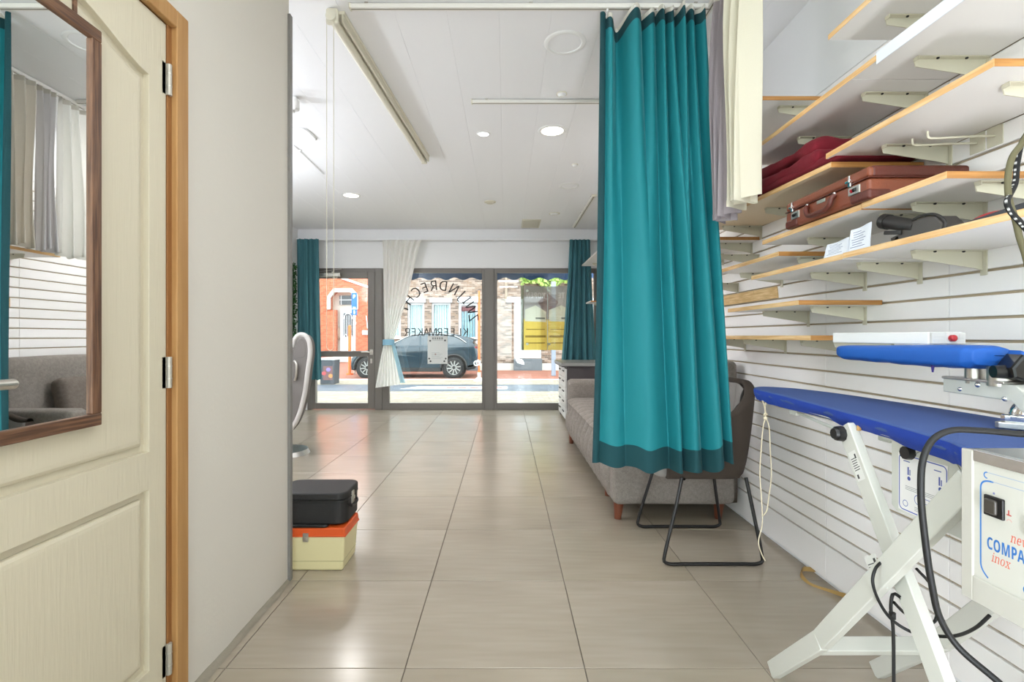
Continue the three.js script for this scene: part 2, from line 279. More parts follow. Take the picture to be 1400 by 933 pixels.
{ // handle, key plate and door closer belong to the glazed door
  const h = part(fdoor, 'handle', [cyl(V(-2.02, .87, 7.575), V(-2.02, .87, 7.53), .011), tube([V(-2.02, .87, 7.53), V(-2.06, .872, 7.525), V(-2.16, .87, 7.527)], .009, 16, 10), B(-2.045, -1.995, .83, .91, 7.568, 7.576, .003)], m.satin);
  part(fdoor, 'key_plate', [B(-2.035, -2.005, .70, .77, 7.568, 7.576, .003), cyl(V(-2.02, .735, 7.57), V(-2.02, .735, 7.562), .009)], m.satin);
  const c = part(fdoor, 'door_closer', B(-2.86, -2.47, 2.00, 2.06, 7.51, 7.574, .01), m.satin, { label: 'silver door closer' });
  part(c, 'arm', [bar(V(-2.8, 2.075, 7.53), V(-2.45, 2.115, 7.50), .022, .008, .002, new THREE.Vector3(0, 1, 0)), cyl(V(-2.6, 2.05, 7.54), V(-2.6, 2.08, 7.54), .014), cyl(V(-2.56, 1.975, 7.54), V(-2.56, 2.0, 7.54), .03, .04)], m.satin);
}
const win1 = glazed('window_1', -1.86, -.31, 0, 2.135, [['frame', -1.858, -1.755, 0, 2.135], ['frame', -.355, -.312, 0, 2.135], ['top_rail', -1.755, -.355, 2.068, 2.135], ['bottom_rail', -1.755, -.355, 0, .10], ['post', -.312, -.175, 0, 2.135, 7.565, 7.675]], [[-1.755, -.355, .10, 2.068]]);
glazed('window_2', -.175, 1.4, 0, 2.135, [['frame', -.173, -.125, 0, 2.135], ['frame', 1.34, 1.4, 0, 2.135], ['top_rail', -.125, 1.34, 2.068, 2.135], ['bottom_rail', -.125, 1.34, 0, .10]], [[-.125, 1.34, .10, 2.068]]);

// ---------------------------------------------------------------- the street
wall('ground', [B(-30, 30, -.5, -.12, 7.76, 11.2, 0)], m.cobble).name = 'pavement';
wall('ground', [B(-30, 30, -.6, -.2, 11.2, 13.6, 0)], m.asphalt).name = 'road';
wall('ground', [B(-30, 30, -.6, -.195, 13.6, 15.0, 0)], m.cobble).name = 'road_strip';
wall('ground', [B(-30, 30, -.6, -.19, 15.0, 15.25, .02)], m.stonePale).name = 'kerb';
wall('ground', [B(-30, 30, -.6, -.2, 15.25, 27, 0)], m.paver).name = 'pavement_001';
{ const mk = structure('road_marking', [-1.6, -.2, 12.7]);
  const sh = ext([[-2.28, 13.05], [.05, 13.05], [.05, 12.45], [-2.62, 12.45]], .004).applyMatrix4(new THREE.Matrix4().set(1, 0, 0, 0, 0, 0, 1, -.2, 0, -1, 0, 0, 0, 0, 0, 1));
  part(mk, 'paint', sh, m.pvc); for (let k = 0; k < 5; k++) part(mk, 'red_stripe', B(-1.5 + k * .3, -1.28 + k * .3, -.197, -.1945, 12.6, 12.9, 0), M('#d6574c', .7)); }
{ // tan brick house across the street
  const d = 19.3, s = 687 / d, X = px => (px - 691) / s, Y = py => 1.109 - (py - 460) / s;
  const wins = [['A', 557, 580, 414, 462], ['B', 590, 616, 414, 462], ['Z', 524, 548, 414, 462]], dr = [[627, 653, 414, 490], [703, 740, 413, 490]];
  const hs = [...wins.map(([, a, b, c, e]) => [X(a), X(b), Y(e), Y(c)]), ...dr.map(([a, b, c, e]) => [X(a), X(b), Y(e), Y(c)]), [X(790), X(830), Y(462), Y(414)]];
  const bld = thing('brick_house', 'tan brick house front with white windows and doors behind the parked car', 'house', [X(650), -.2, d]);
  part(bld, 'brick_wall', ext(rect(X(515), 16, -.2, 6.5), .3, 0, hs.map(h => rect(...h))).translate(0, 0, -d - .3), m.tan);
  part(bld, 'plinth', B(X(515), 16, -.2, Y(497), d - .03, d, .005), m.stonePale);
  part(bld, 'gutter', B(X(692) - .05, X(692) + .05, Y(414), 6.5, d - .09, d - .001, .02), M('#8a7a68', .6));
  part(bld, 'back_wall', B(X(515), 16, -.2, 6.5, d + 1.6, d + 1.7, 0), m.white);
  hs.slice(0, 3).concat([hs[5]]).forEach(([a, b, c, e], k) => {
    const w = part(bld, 'window', [B(a, a + .07, c, e, d + .08, d + .15, .005), B(b - .07, b, c, e, d + .08, d + .15, .005), B(a + .07, b - .07, e - .08, e, d + .08, d + .15, .005), B(a + .07, b - .07, c, c + .08, d + .08, d + .15, .005)], m.pvc);
    part(w, 'pane', B(a + .07, b - .07, c + .08, e - .08, d + .11, d + .114, 0), m.glass);
    for (let q = 0; q < 6; q++) part(w, 'blind_slat', B(lerp(a + .08, b - .08, (q + .08) / 6), lerp(a + .08, b - .08, (q + .86) / 6), c + .08, e - .08, d + .24 + (q % 2) * .02, d + .25 + (q % 2) * .02, 0), M('#b9ccd6', .8));
    part(w, 'room_wall', B(a - .1, b + .1, c - .1, e + .1, d + .6, d + .62, 0), M('#6d8592', .9));
    part(w, 'shutter_box', B(a - .06, b + .06, Y(414), Y(408), d - .12, d + .05, .01), m.pvc);
    part(w, 'sill', B(a - .05, b + .05, c - .05, c, d - .06, d + .1, .005), m.stonePale);
  });
  hs.slice(3, 5).forEach(([a, b, c, e], k) => {
    const w = part(bld, 'house_door', [B(a, a + .09, c, e, d + .06, d + .15, .005), B(b - .09, b, c, e, d + .06, d + .15, .005), B(a + .09, b - .09, e - .1, e, d + .06, d + .15, .005), B(a + .09, b - .09, c, k ? c + .35 : c + .8, d + .07, d + .13, .005)], m.pvc);
    if (k) part(w, 'door_panel', [B(a + .09, b - .09, c + .3, e - .1, d + .08, d + .13, .005), B(a + .2, b - .2, c + .5, e - .3, d + .07, d + .1, .01)], m.pvc);
    else { part(w, 'pane', B(a + .09, b - .09, c + .8, e - .1, d + .1, d + .104, 0), m.glass); for (let q = 0; q < 5; q++) part(w, 'blind_slat', B(lerp(a + .1, b - .1, (q + .1) / 5), lerp(a + .1, b - .1, (q + .8) / 5), c + .8, e - .1, d + .22, d + .23, 0), M('#9fb7cc', .8)); part(w, 'curtain_top', B(a + .09, b - .09, e - .32, e - .1, d + .19, d + .2, 0), M('#7d2436', .8)); }
    part(w, 'shutter_box', B(a - (k ? .28 : .03), b + .06, Y(414), Y(406.5), d - .14, d + .05, .01), m.pvc);
    part(w, 'step', [B(a - .02, b + .02, -.2, c - .02, d - .18, d + .1, .01)], M('#5f6468', .7));
  });
}
{ // orange brick house further back, seen through the glazed door
  const d = 26, s = 687 / d, X = px => (px - 691) / s, Y = py => 1.109 - (py - 460) / s;
  const bld = thing('orange_brick_house', 'orange brick house with white arched door surround seen through the glass shop door', 'house', [X(470), -.2, d]);
  const arch = [[X(452), Y(424)], [X(452), Y(407)], [X(460), Y(399)], [X(480), Y(399)], [X(487), Y(407)], [X(487), Y(424)], [X(483), Y(424)], [X(483), -.15], [X(459), -.15], [X(459), Y(424)]];
  part(bld, 'brick_wall', ext(rect(-17, X(545), -.2, 8), .3, 0, [arch]).translate(0, 0, -d - .3), m.redBrick);
  part(bld, 'door_surround', ext([[X(448), Y(423.5)], [X(448), Y(406)], [X(457), Y(394.5)], [X(482), Y(394.5)], [X(490), Y(404)], [X(490), Y(423.5)], [X(486), Y(423.5)], [X(486), Y(407)], [X(480), Y(400)], [X(459), Y(400)], [X(452.5), Y(408)], [X(452.5), Y(423.5)]], .12, .01).translate(0, 0, -d + .01), m.stonePale);
  part(bld, 'diagonal_band', ext([[X(462), Y(377)], [X(503), Y(391)], [X(503), Y(394)], [X(462), Y(380)]], .06, .005).translate(0, 0, -d + .01), m.pvc);
  part(bld, 'porch_wall', B(X(448), X(492), -.2, Y(396), d + .5, d + .55, 0), m.stonePale);
  const tr = part(bld, 'transom_window', B(X(460.5), X(481), Y(416), Y(403.5), d + .42, d + .47, 0), m.darkGlass);
  part(tr, 'glazing_bar', [B(X(460.5), X(481), Y(410), Y(409), d + .39, d + .42, 0), B(X(462.5), X(463.5), Y(416), Y(403.5), d + .38, d + .42, 0)], m.pvc);
  const dr = part(bld, 'house_door', B(X(462), X(483), -.1, Y(421), d + .36, d + .46, .005), m.pvc);
  part(dr, 'pane', B(X(466.5), X(479.5), Y(461), Y(428), d + .35, d + .357, 0), m.darkGlass);
  for (let k = 0; k < 4; k++) part(dr, 'grille_bar', cyl(V(X(468.5 + k * 3), Y(461), d + .33), V(X(468.5 + k * 3), Y(431), d + .33), .018, .018, 8), m.pvc);
  part(dr, 'grille_arch', [tube([V(X(467), Y(436), d + .33), V(X(469), Y(430.5), d + .33), V(X(473), Y(428.5), d + .33), V(X(477), Y(430.5), d + .33), V(X(479), Y(436), d + .33)], .022, 20, 6)], m.pvc);
  part(dr, 'grille_scroll', [tube([V(X(467), Y(461), d + .33), V(X(470), Y(457), d + .33), V(X(473), Y(461), d + .33), V(X(476), Y(457), d + .33), V(X(479), Y(461), d + .33)], .018, 20, 6)], m.pvc);
  part(dr, 'niche', ball(V(X(459.5), Y(456), d + .38), .14, .8, 2.4, .5), M('#9a8878', .8));
  part(bld, 'step', [B(X(455), X(488), -.2, -.05, d - .7, d + .4, .02), B(X(458), X(486), -.05, .08, d - .3, d + .4, .02)], m.stonePale);
  part(bld, 'house_number_box', B(X(496), X(503), Y(458), Y(452), d - .12, d, .01), m.pvc);
  part(bld, 'cable_bracket', [bar(V(X(494), Y(440.5), d - .05), V(X(503), Y(440.5), d - .05), .04, .04), bar(V(X(501), Y(432), d - .05), V(X(503), Y(449), d - .05), .04, .04)], m.pvc);
  const hd = thing('flower_box', 'planter of yellow green flowers by the orange brick house', 'planter', [X(441), -.2, d - 1.2]);
  part(hd, 'box', B(X(434), X(447.5), -.2, .25, d - 1.5, d - .9, .02), m.stonePale);
  const lg = []; for (let k = 0; k < 160; k++) lg.push(new THREE.PlaneGeometry(.12, .12).rotateX(rnd() * 6).rotateY(rnd() * 6).translate(lerp(X(434), X(447), rnd()), .2 + rnd() * .72, -d + 1.5 - rnd() * .6));
  part(hd, 'foliage', lg, M('#9a9a3e', .8, { side: THREE.DoubleSide }), { kind: 'stuff' });
}
{ // parking sign, bin, poles
  const d = 17.3, s = 687 / d, X = px => (px - 691) / s, Y = py => 1.109 - (py - 460) / s;
  const t = thing('parking_sign', 'blue parking sign with a white P on a slim pole', 'sign', [X(484.5), -.2, d]);
  part(t, 'pole', cyl(V(X(485), -.2, d), V(X(485), Y(399), d), .035), m.satin);
  const face = canvasTex(128, 512, (c, w, h) => { c.fillStyle = '#1659b8'; c.fillRect(0, 0, w, h); c.fillStyle = '#fff'; c.fillRect(0, 372, w, 8); c.font = 'bold 120px sans-serif'; c.textAlign = 'center'; c.fillText('P', w / 2, 130); c.font = 'bold 40px sans-serif'; for (let k = 0; k < 2; k++) c.fillRect(26, 330 + k * 18, 76, 7); c.beginPath(); c.arc(64, 420, 13, 0, 7); c.fill(); c.fillRect(46, 436, 36, 50); });
  part(t, 'sign_board', B(X(481.3), X(488.6), Y(431), Y(400.5), d - .055, d - .03, .004), m.signBlue);
  part(t, 'sign_face', new THREE.PlaneGeometry(X(488.4) - X(481.5), Y(400.7) - Y(430.8)).translate((X(481.5) + X(488.4)) / 2, (Y(400.7) + Y(430.8)) / 2, -d + .0555), M('#ffffff', .5, { map: face }), { uv: false });
  part(t, 'clamp', cyl(V(X(485), Y(444), d), V(X(485), Y(441), d), .06), m.satin); part(t, 'clamp', cyl(V(X(485), Y(433), d), V(X(485), Y(432), d), .06), m.satin);
  single('orange_pole', 'slim orange pole beside the parking sign', 'pole', [cyl(V(X(480.5), -.2, d - .2), V(X(480.5), Y(447), d - .2), .05), ball(V(X(480.5), Y(447), d - .2), .05), cyl(V(X(480.5), -.2, d - .2), V(X(480.5), -.15, d - .2), .12)], m.orangePole, [X(480.5), -.2, d - .2]);
}
{ const d = 14.7, s = 687 / d, X = px => (px - 691) / s, Y = py => 1.109 - (py - 460) / s;
  const t = thing('orange_roadwork_pole', 'tall orange pole standing at the rear of the parked car', 'pole', [X(655), -.2, d]);
  part(t, 'pole', [cyl(V(X(655), -.16, d), V(X(655), Y(399), d), .03), ball(V(X(655), Y(399), d), .03)], m.orangePole);
  part(t, 'foot', [cyl(V(X(655), -.195, d), V(X(655), -.1, d), .16, .07), cyl(V(X(655), -.1, d), V(X(655), .05, d), .05)], m.stonePale);
  const links = []; for (let k = 0; k < 3; k++) links.push(new THREE.TorusGeometry(.07, .018, 6, 14).rotateY(k * .8).translate(X(654) + .05 * k - .05, Y(497) + .02 * (k % 2), -d + .03));
  part(t, 'chain_ring', links, m.pvc);
  const b = thing('litter_bin', 'dark printed litter bin standing across the road outside the glass door', 'bin', [X(447.5), -.2, 13.65]);
  const dd = 13.65, ss = 687 / dd, xa = (437 - 691) / ss, xb = (458 - 691) / ss;
  part(b, 'body', ext([[xa + .02, -.195], [xb - .02, -.195], [xb, .46], [xa, .46]], .4, .01).translate(0, 0, -dd - .4), M('#3b3d42', .6));
  part(b, 'lid', B(xa - .02, xb + .02, .46, .52, dd - .03, dd + .43, .015), m.greyPlastic);
  part(b, 'poster', [B(xa + .1, xb - .06, -.08, .3, dd - .012, dd - .009, 0)], M('#6a4a48', .6));
  for (const [x, y, c] of [[.12, .1, '#a2484a'], [.24, .2, '#7d6aa0'], [.3, .03, '#b07a4a']]) part(b, 'sticker', ball(V(xa + x, y, dd - .012), .06, 1, .9, .05), M(c, .7));
  const d3 = 16.5, s3 = 687 / d3;
  single('bollard', 'blue grey bollard on the far pavement below the house sign', 'bollard', [B((754 - 691) / s3, (760 - 691) / s3, -.2, (460 - 385) / s3 + 1.109, d3, d3 + .12, .02)], M('#7f8794', .6), [(757 - 691) / s3, -.2, d3]);
  const lg = []; for (let k = 0; k < 420; k++) { const a = rnd(), q = rnd(); lg.push(new THREE.PlaneGeometry(.12, .12).rotateX(rnd() * 6).rotateY(rnd() * 6).translate(lerp(.58, 2.6, a), 3.05 + .35 * Math.sin(a * 9) * .3 + q * .5, -18.9 - rnd() * .3)); }
  single('climbing_plant', 'pale green climbing plant on the tan house wall', 'plant', lg, M('#a9c46a', .8, { side: THREE.DoubleSide }), [1.6, 3, 19]);
}
{ // awning with scalloped valance outside the windows
  const a = thing('awning', 'dark blue awning with scalloped valance above the shop windows', 'awning', [-.2, 2.3, 8.2]);
  part(a, 'canopy', sheet(30, 4, (u, v) => V(lerp(-1.9, 1.7, u), lerp(2.7, 2.22, v), lerp(7.77, 8.45, v))), m.navy);
  part(a, 'valance', sheet(160, 6, (u, v) => { const x = lerp(-1.9, 1.7, u); return V(x, lerp(2.235, 2.075 + .022 * Math.cos(x / .285 * Math.PI * 2), v), 8.45 + .012 * Math.sin(x * 17) * v); }), M('#40567a', .85, { side: THREE.DoubleSide }));
  part(a, 'front_bar', cyl(V(-1.9, 2.23, 8.445), V(1.7, 2.23, 8.445), .014), m.satin);
}
{ // parked car, seen from its left side, nose to the left
  const cx = -2.83, d0 = 15.65, g0 = -.2;
  const t = thing('car', 'dark teal compact car parked at the far kerb, seen from the side', 'car', [cx, g0, d0 + .85]);
  const W = 1.72;
  const L = g => g.translate(cx, g0, -d0 - W);
  const arc = (c, r, a0, a1, n = 14) => Array.from({ length: n + 1 }, (_, k) => { const a = lerp(a0, a1, k / n); return [c + r * Math.cos(a), .33 + r * Math.sin(a)]; });
  const low = [[-1.97, .28], ...arc(-1.48, .39, Math.PI * 1.03, -.03 * Math.PI).map(p => p), ...arc(1.22, .39, Math.PI * 1.03, -.03 * Math.PI), [1.86, .32], [1.95, .5], [1.98, .72], [1.93, .93], [1.86, 1.02], [1.2, 1.03], [.2, .99], [-.95, .95], [-1.45, .88], [-1.82, .78], [-1.98, .62], [-2.0, .42]];
  let bg = ext(low, W - .1, .05).translate(0, 0, .05);
  part(t, 'body', toCreasedNormals(L(bg), .6), m.carPaint);
  let gh = ext([[-1.02, .93], [-.72, 1.08], [-.28, 1.32], [.05, 1.41], [.55, 1.44], [1.15, 1.39], [1.72, 1.24], [1.84, 1.18], [1.80, 1.1], [1.92, .98]], W - .2, .04).translate(0, 0, .1);
  const taper = g => { const p = g.attributes.position; for (let i = 0; i < p.count; i++) { const y = p.getY(i), k = 1 - .24 * clamp((y - .95) / .5, 0, 1); p.setZ(i, (p.getZ(i) - W / 2) * k + W / 2); } g.computeVertexNormals(); return g; };
  part(t, 'roof', toCreasedNormals(L(taper(gh)), .6), m.carPaint);
  const pane = pts => L(taper(ext(pts, W - .135, .01).translate(0, 0, .0675)));
  for (const p of [[[-.88, 1.0], [-.55, 1.14], [-.2, 1.31], [.12, 1.36], [.14, 1.02]], [[.19, 1.02], [.17, 1.37], [.55, 1.38], [.95, 1.35], [.98, 1.04]], [[1.03, 1.04], [1.02, 1.33], [1.25, 1.29], [1.55, 1.12], [1.3, 1.07]]]) part(t, 'side_window', pane(p), m.carGlass);
  part(t, 'cladding', [L(ext([[-1.08, .2], [.82, .2], [.8, .34], [-1.06, .34]], W - .06, .02).translate(0, 0, .03)), L(ext([[1.62, .24], [1.88, .3], [1.93, .45], [1.64, .42]], W - .04, .02).translate(0, 0, .02)), L(ext([[-1.98, .26], [-1.9, .24], [-1.9, .42], [-2.0, .42]], W - .1, .02).translate(0, 0, .05))], m.black);
  for (const wx of [-1.48, 1.22]) {
    const ring = new THREE.TorusGeometry(.4, .035, 8, 40, Math.PI).translate(wx, .33, W - .005); part(t, 'wheel_arch', L(ring), m.black);
    part(t, 'wheel_well', L(new THREE.CylinderGeometry(.385, .385, .3, 30).rotateX(Math.PI / 2).translate(wx, .33, W - .25)), m.black);
    const wz = W - .09, prof = [[.22, -.1], [.3, -.1], [.33, -.08], [.335, 0], [.33, .08], [.3, .1], [.22, .1]].map(p => new THREE.Vector2(...p));
    const w = part(t, 'wheel', L(new THREE.LatheGeometry(prof, 40).rotateX(Math.PI / 2).translate(wx, .33, wz)), m.tyre);
    part(w, 'hub_disc', L(new THREE.CylinderGeometry(.23, .23, .1, 30).rotateX(Math.PI / 2).translate(wx, .33, wz)), m.black);
    for (let k = 0; k < 10; k++) part(w, 'spoke', L(bar(new THREE.Vector3(0, .05, 0), new THREE.Vector3(.035, .225, 0), .03, .035, .006, new THREE.Vector3(1, 0, 0)).rotateZ(k * Math.PI / 5).translate(wx, .33, wz + .055)), m.steel);
    part(w, 'rim', L(new THREE.TorusGeometry(.225, .012, 8, 40).translate(wx, .33, wz + .06)), m.steel);
  }
  part(t, 'tail_lamp', L(ext([[1.55, .9], [1.93, .92], [1.95, .99], [1.6, .97]], W - .06, .02).translate(0, 0, .03)), M('#7a1620', .2));
  part(t, 'door_seam', [[-.92, .35], [.16, .33], [1.0, .62]].map(([x, y]) => L(B(x - .004, x + .004, y, .98, 0, 0.01, 0).translate(0, 0, W + .003))), m.black);
  for (const x of [-.02, .9]) part(t, 'door_handle', L(B(x - .1, x + .08, .82, .85, 0, .03, .01).translate(0, 0, W + .02)), m.carPaint);
  part(t, 'wing_mirror', L(ball(new THREE.Vector3(-.68, 1.06, W + .08), .1, 1.1, .75, .8)), m.carPaint);
  part(t, 'trim_line', L(tube([[-.9, 1.0], [-.55, 1.15], [-.2, 1.325], [.15, 1.385], [.6, 1.395], [1.05, 1.36], [1.35, 1.27], [1.6, 1.11]].map(([x, y]) => new THREE.Vector3(x, y, (W - W / 2 - .03) * (1 - .24 * clamp((y - .95) / .5, 0, 1)) + W / 2)), .012, 40, 6)), m.steel);
  part(t, 'spoiler', L(ext([[1.5, 1.3], [1.88, 1.2], [1.9, 1.17], [1.55, 1.25]], 1.2, .015).translate(0, 0, .26)), m.black);
}
// ---------------------------------------------------------------- inner door with its casing, mirror on it
{
  const dr = structure('door_2', [LX, 0, 1.1]);
  const D0 = .73, D1 = 1.456, X0 = LX - .02, TOP = 2.012;
  const YZ = g => g.applyMatrix4(new THREE.Matrix4().set(0, 0, 1, 0, 0, 1, 0, 0, -1, 0, 0, 0, 0, 0, 0, 1));   // shape x = distance, extrusion towards +x
  // panel outlines (outer edge of the moulding)
  const lowP = rect(.80, 1.387, .185, .685), upP = [[.80, .79], [1.387, .79], [1.387, 1.832]];
  for (let k = 1; k <= 16; k++) { const t = k / 16; upP.push([lerp(1.387, .80, t), 1.832 + .075 * Math.pow(Math.sin(Math.PI * t), 1.6)]); }
  part(dr, 'leaf', [YZ(ext(rect(D0, D1, .008, TOP), .016, .0015, [lowP, upP])).translate(X0 + .004, 0, 0), B(X0 - .02, X0 + .005, .008, TOP, D0, D1, 0)], m.door, { grain: 1 });
  const inset = (p, k) => { const cx = 1.0935, cy = p.reduce((a, q) => a + q[1], 0) / p.length; const x0 = .80, x1 = 1.387, ys = p.map(q => q[1]), y0 = Math.min(...ys), y1 = Math.max(...ys); return p.map(([x, y]) => [lerp(x0 + k, x1 - k, (x - x0) / (x1 - x0)), y0 + k + (y - y0) * (y1 - y0 - 2 * k) / (y1 - y0)]); };
  for (const p of [upP, lowP]) {
    const g = (() => { const s = new THREE.Shape(inset(p, .036).map(q => new THREE.Vector2(...q))); return new THREE.ExtrudeGeometry(s, { depth: .003, bevelEnabled: true, bevelSize: .018, bevelThickness: .009, bevelSegments: 3, bevelOffset: -.002 }); })();
    part(dr, 'raised_panel', YZ(g).translate(X0 + .006, 0, 0), m.door, { grain: 1 });
  }
  part(dr, 'casing', [B(LX - .004, LX + .02, 0, 2.07, 1.478, 1.532, .004), B(LX - .004, LX + .02, 2.016, 2.07, .66, 1.478, .004), B(LX - .004, LX + .02, 0, 2.07, .655, .705, .004)], m.mdf, { grain: 1 });
  part(dr, 'jamb', [B(LX - .12, LX + .004, 0, 2.03, 1.46, 1.478, .002), B(LX - .12, LX + .004, 2.016, 2.032, .7, 1.46, .002), B(LX - .12, LX + .004, 0, 2.03, .705, .722, .002)], m.mdfDark, { grain: 1 });
  for (const y of [1.855, 1.004, .17]) { const h = part(dr, 'hinge', [cyl(V(LX + .006, y - .045, 1.463), V(LX + .006, y + .045, 1.463), .0075, .0075, 14), B(LX - .004, LX + .0015, y - .045, y + .045, 1.44, 1.47, 0)], m.hinge); part(h, 'knuckle', [y - .018, y + .018].map(q => cyl(V(LX + .006, q - .0012, 1.463), V(LX + .006, q + .0012, 1.463), .0082, .0082, 14)), m.satin); }
  part(dr, 'lever_handle', [cyl(V(LX - .01, 1.02, .785), V(LX + .075, 1.02, .785), .009), tube([V(LX + .07, 1.02, .78), V(LX + .078, 1.02, .80), V(LX + .08, 1.022, .86), V(LX + .079, 1.021, .923)], .0095, 24, 12), ball(V(LX + .079, 1.021, .923), .0095), B(LX - .006, LX + .004, .93, 1.07, .765, .805, .004)], m.satin);
  const t = thing('hanging_mirror', 'dark brown framed mirror hanging on the cream panelled door', 'mirror', [LX, .9, 1.0]);
  const my0 = .897, my1 = 1.838, md0 = .82, md1 = 1.203, fx0 = LX + .001, fx1 = LX + .02, f = .029;
  part(t, 'glass', B(fx0 + .006, fx0 + .011, my0 + .01, my1 - .01, md0 + .01, md1 - .01, 0), m.mirror, { label: 'mirror glass' });
  part(t, 'frame_rail', B(fx0, fx1, my0, my0 + f, md0, md1, .003), m.walnut, { grain: 2 }); part(t, 'frame_rail', B(fx0, fx1, my1 - f, my1, md0, md1, .003), m.walnut, { grain: 2 });
  part(t, 'frame_stile', B(fx0, fx1, my0 + f, my1 - f, md1 - f, md1, .003), m.walnut, { grain: 1 }); part(t, 'frame_stile', B(fx0, fx1, my0 + f, my1 - f, md0, md0 + f, .003), m.walnut, { grain: 1 });
  part(t, 'hanger', [B(LX - .001, LX + .003, my1 - .02, TOP + .002, 1.143, 1.153, 0), B(LX - .026, LX + .003, TOP + .001, TOP + .004, 1.143, 1.153, 0)], m.walnut);
}

// ---------------------------------------------------------------- slatwall shelves and hooks
const WALLM = new THREE.Matrix4();
const bracketShape = () => {       // local: wall plane at x = 0, shelf underside at y = 0, arm towards -x
  const arm = ext([[-.004, -.001], [-.004, -.058], [-.03, -.052], [-.212, -.024], [-.218, -.001]], .0028, .0006).translate(0, 0, -.0014);
  const flange = new RoundedBoxGeometry(.214, .0025, .02, 2, .001).translate(-.111, -.0014, .0095);
  const plate = new RoundedBoxGeometry(.003, .075, .022, 2, .001).translate(-.0018, -.0365, .003);
  const lip = new RoundedBoxGeometry(.0025, .012, .02, 2, .001).translate(-.2165, -.0045, .0095);
  return boxUV(join([arm, flange, plate, lip]));
};
const bracketG = bracketShape();
const screwG = boxUV(join([new THREE.CylinderGeometry(.004, .004, .004, 12), new THREE.SphereGeometry(.004, 12, 6).scale(1, .5, 1).translate(0, -.002, 0)]));
const TH = .018;
const shelves = {};
function addBracket(parent, off, y, d, tiltY = 0) {
  const b = shadow(new THREE.Mesh(bracketG, m.bracket)); b.name = 'bracket'; b.position.set(WX - off.x, y - off.y, -d - off.z); parent.add(b);
  for (const x of [-.07, -.155]) { const s = shadow(new THREE.Mesh(screwG, m.black)); s.name = 'screw'; s.position.set(x, -.0035, .012); b.add(s); }
  return b;
}
function shelf(label, Yb, d0, d1, brackets, o = {}) {
  const Xf = o.Xf ?? 1.11, t = thing('wall_shelf', label, 'shelf', [(Xf + WX) / 2, Yb, (d0 + d1) / 2], 'melamine shelves on the slatwall');
  const off = t.position.clone();
  part(t, 'board', B(Xf + .0015, WX - .002, Yb, Yb + TH, d0 + .0012, d1 - .0012, .0006, 1), o.board || m.melamine);
  part(t, 'front_edge', B(Xf, Xf + .0016, Yb, Yb + TH, d0, d1, .0006, 1), o.edge || m.beech, { grain: 2, label: 'beech edge strip' });
  if (o.end !== false) part(t, 'end_edge', B(Xf + .0016, WX - .002, Yb, Yb + TH, d0, d0 + .0013, .0004, 1), m.beechDark, { grain: 0, label: 'darker beech end strip' });
  for (const d of brackets) addBracket(t, off, Yb, d);
  if (o.tilt) { t.rotation.x = o.tilt; }
  return t;
}
shelf('top slatwall shelf at the upper right, nearest the camera', 2.128, .95, 1.729, [1.605, 1.1]);
shelf('top slatwall shelf with rounded corner just right of the cream curtain', 2.130, 2.172, 2.9, [2.24, 2.75]);
shelf('top slatwall shelf far back by the shop window', 2.128, 5.9, 7.3, [6.2, 7.0], { edge: m.melamine });
shelf('second slatwall shelf from the top, with a white strip along its edge', 1.934, .80, 1.612, [1.493, 1.0]);
{ const t = scene.getObjectByName('wall_shelf_003'); part(t, 'white_strip', [B(1.1065, 1.1095, 1.921, 1.958, .80, 1.50, .001)], m.paper, { label: 'white plastic strip over the edge' }); }
shelf('second slatwall shelf from the top, above the red blanket', 1.934, 1.6135, 2.42, [1.712, 2.09], { end: false });
shelf('bare slatwall shelf with two prong hooks below it, above the briefcase', 1.723, 1.142, 1.741, [1.2275, 1.62]);
shelf('slatwall shelf carrying the red blanket', 1.708, 1.714, 2.94, [2.35, 2.81], { tilt: .036, board: M('#d8c3a2', .5) });
shelf('short slatwall shelf half hidden behind the teal curtain, under the blanket shelf', 1.650, 2.823, 3.45, [2.92, 3.3]);
shelf('near slatwall shelf at briefcase height, ending in a dark edge', 1.507, 1.265, 1.567, [1.299, 1.503]);
shelf('slatwall shelf under the left end of the briefcase', 1.504, 1.569, 2.172, [1.63, 2.02]);
shelf('slatwall shelf carrying the grey vacuum nozzle', 1.365, .93, 1.653, [1.503, 1.08]);
shelf('slatwall shelf carrying the leaning receipts', 1.363, 1.655, 2.27, [1.735, 2.0], { end: false });
shelf('slatwall shelf below the left end of the briefcase shelf, behind the receipts', 1.436, 2.044, 2.63, [2.09, 2.6]);
shelf('lone low slatwall shelf above the blue sleeve board, with dark wood end', 1.228, 1.904, 2.508, [2.0, 2.373]);
shelf('lowest slatwall shelf, at eye level beside the teal curtain', 1.094, 1.829, 2.432, [1.86, 2.068]);
shelf('lowest slatwall shelf partly hidden behind the teal curtain', 1.094, 2.434, 3.05, [2.567, 3.0], { end: false });
shelf('small white slatwall shelf far back in front of the teal window curtain', 1.56, 6.6, 7.0, [6.7, 6.9], { edge: m.melamine, Xf: 1.12 });
for (const [y, d, l] of [[1.57, 2.84, 'empty white shelf bracket beside the teal curtain, upper of two'], [1.436, 3.09, 'empty white shelf bracket beside the teal curtain, lower of two']]) {
  const t = thing('shelf_bracket', l, 'bracket', [WX, y, d], 'empty brackets'); const b = addBracket(t, t.position, y, d); b.name = 'arm';
}
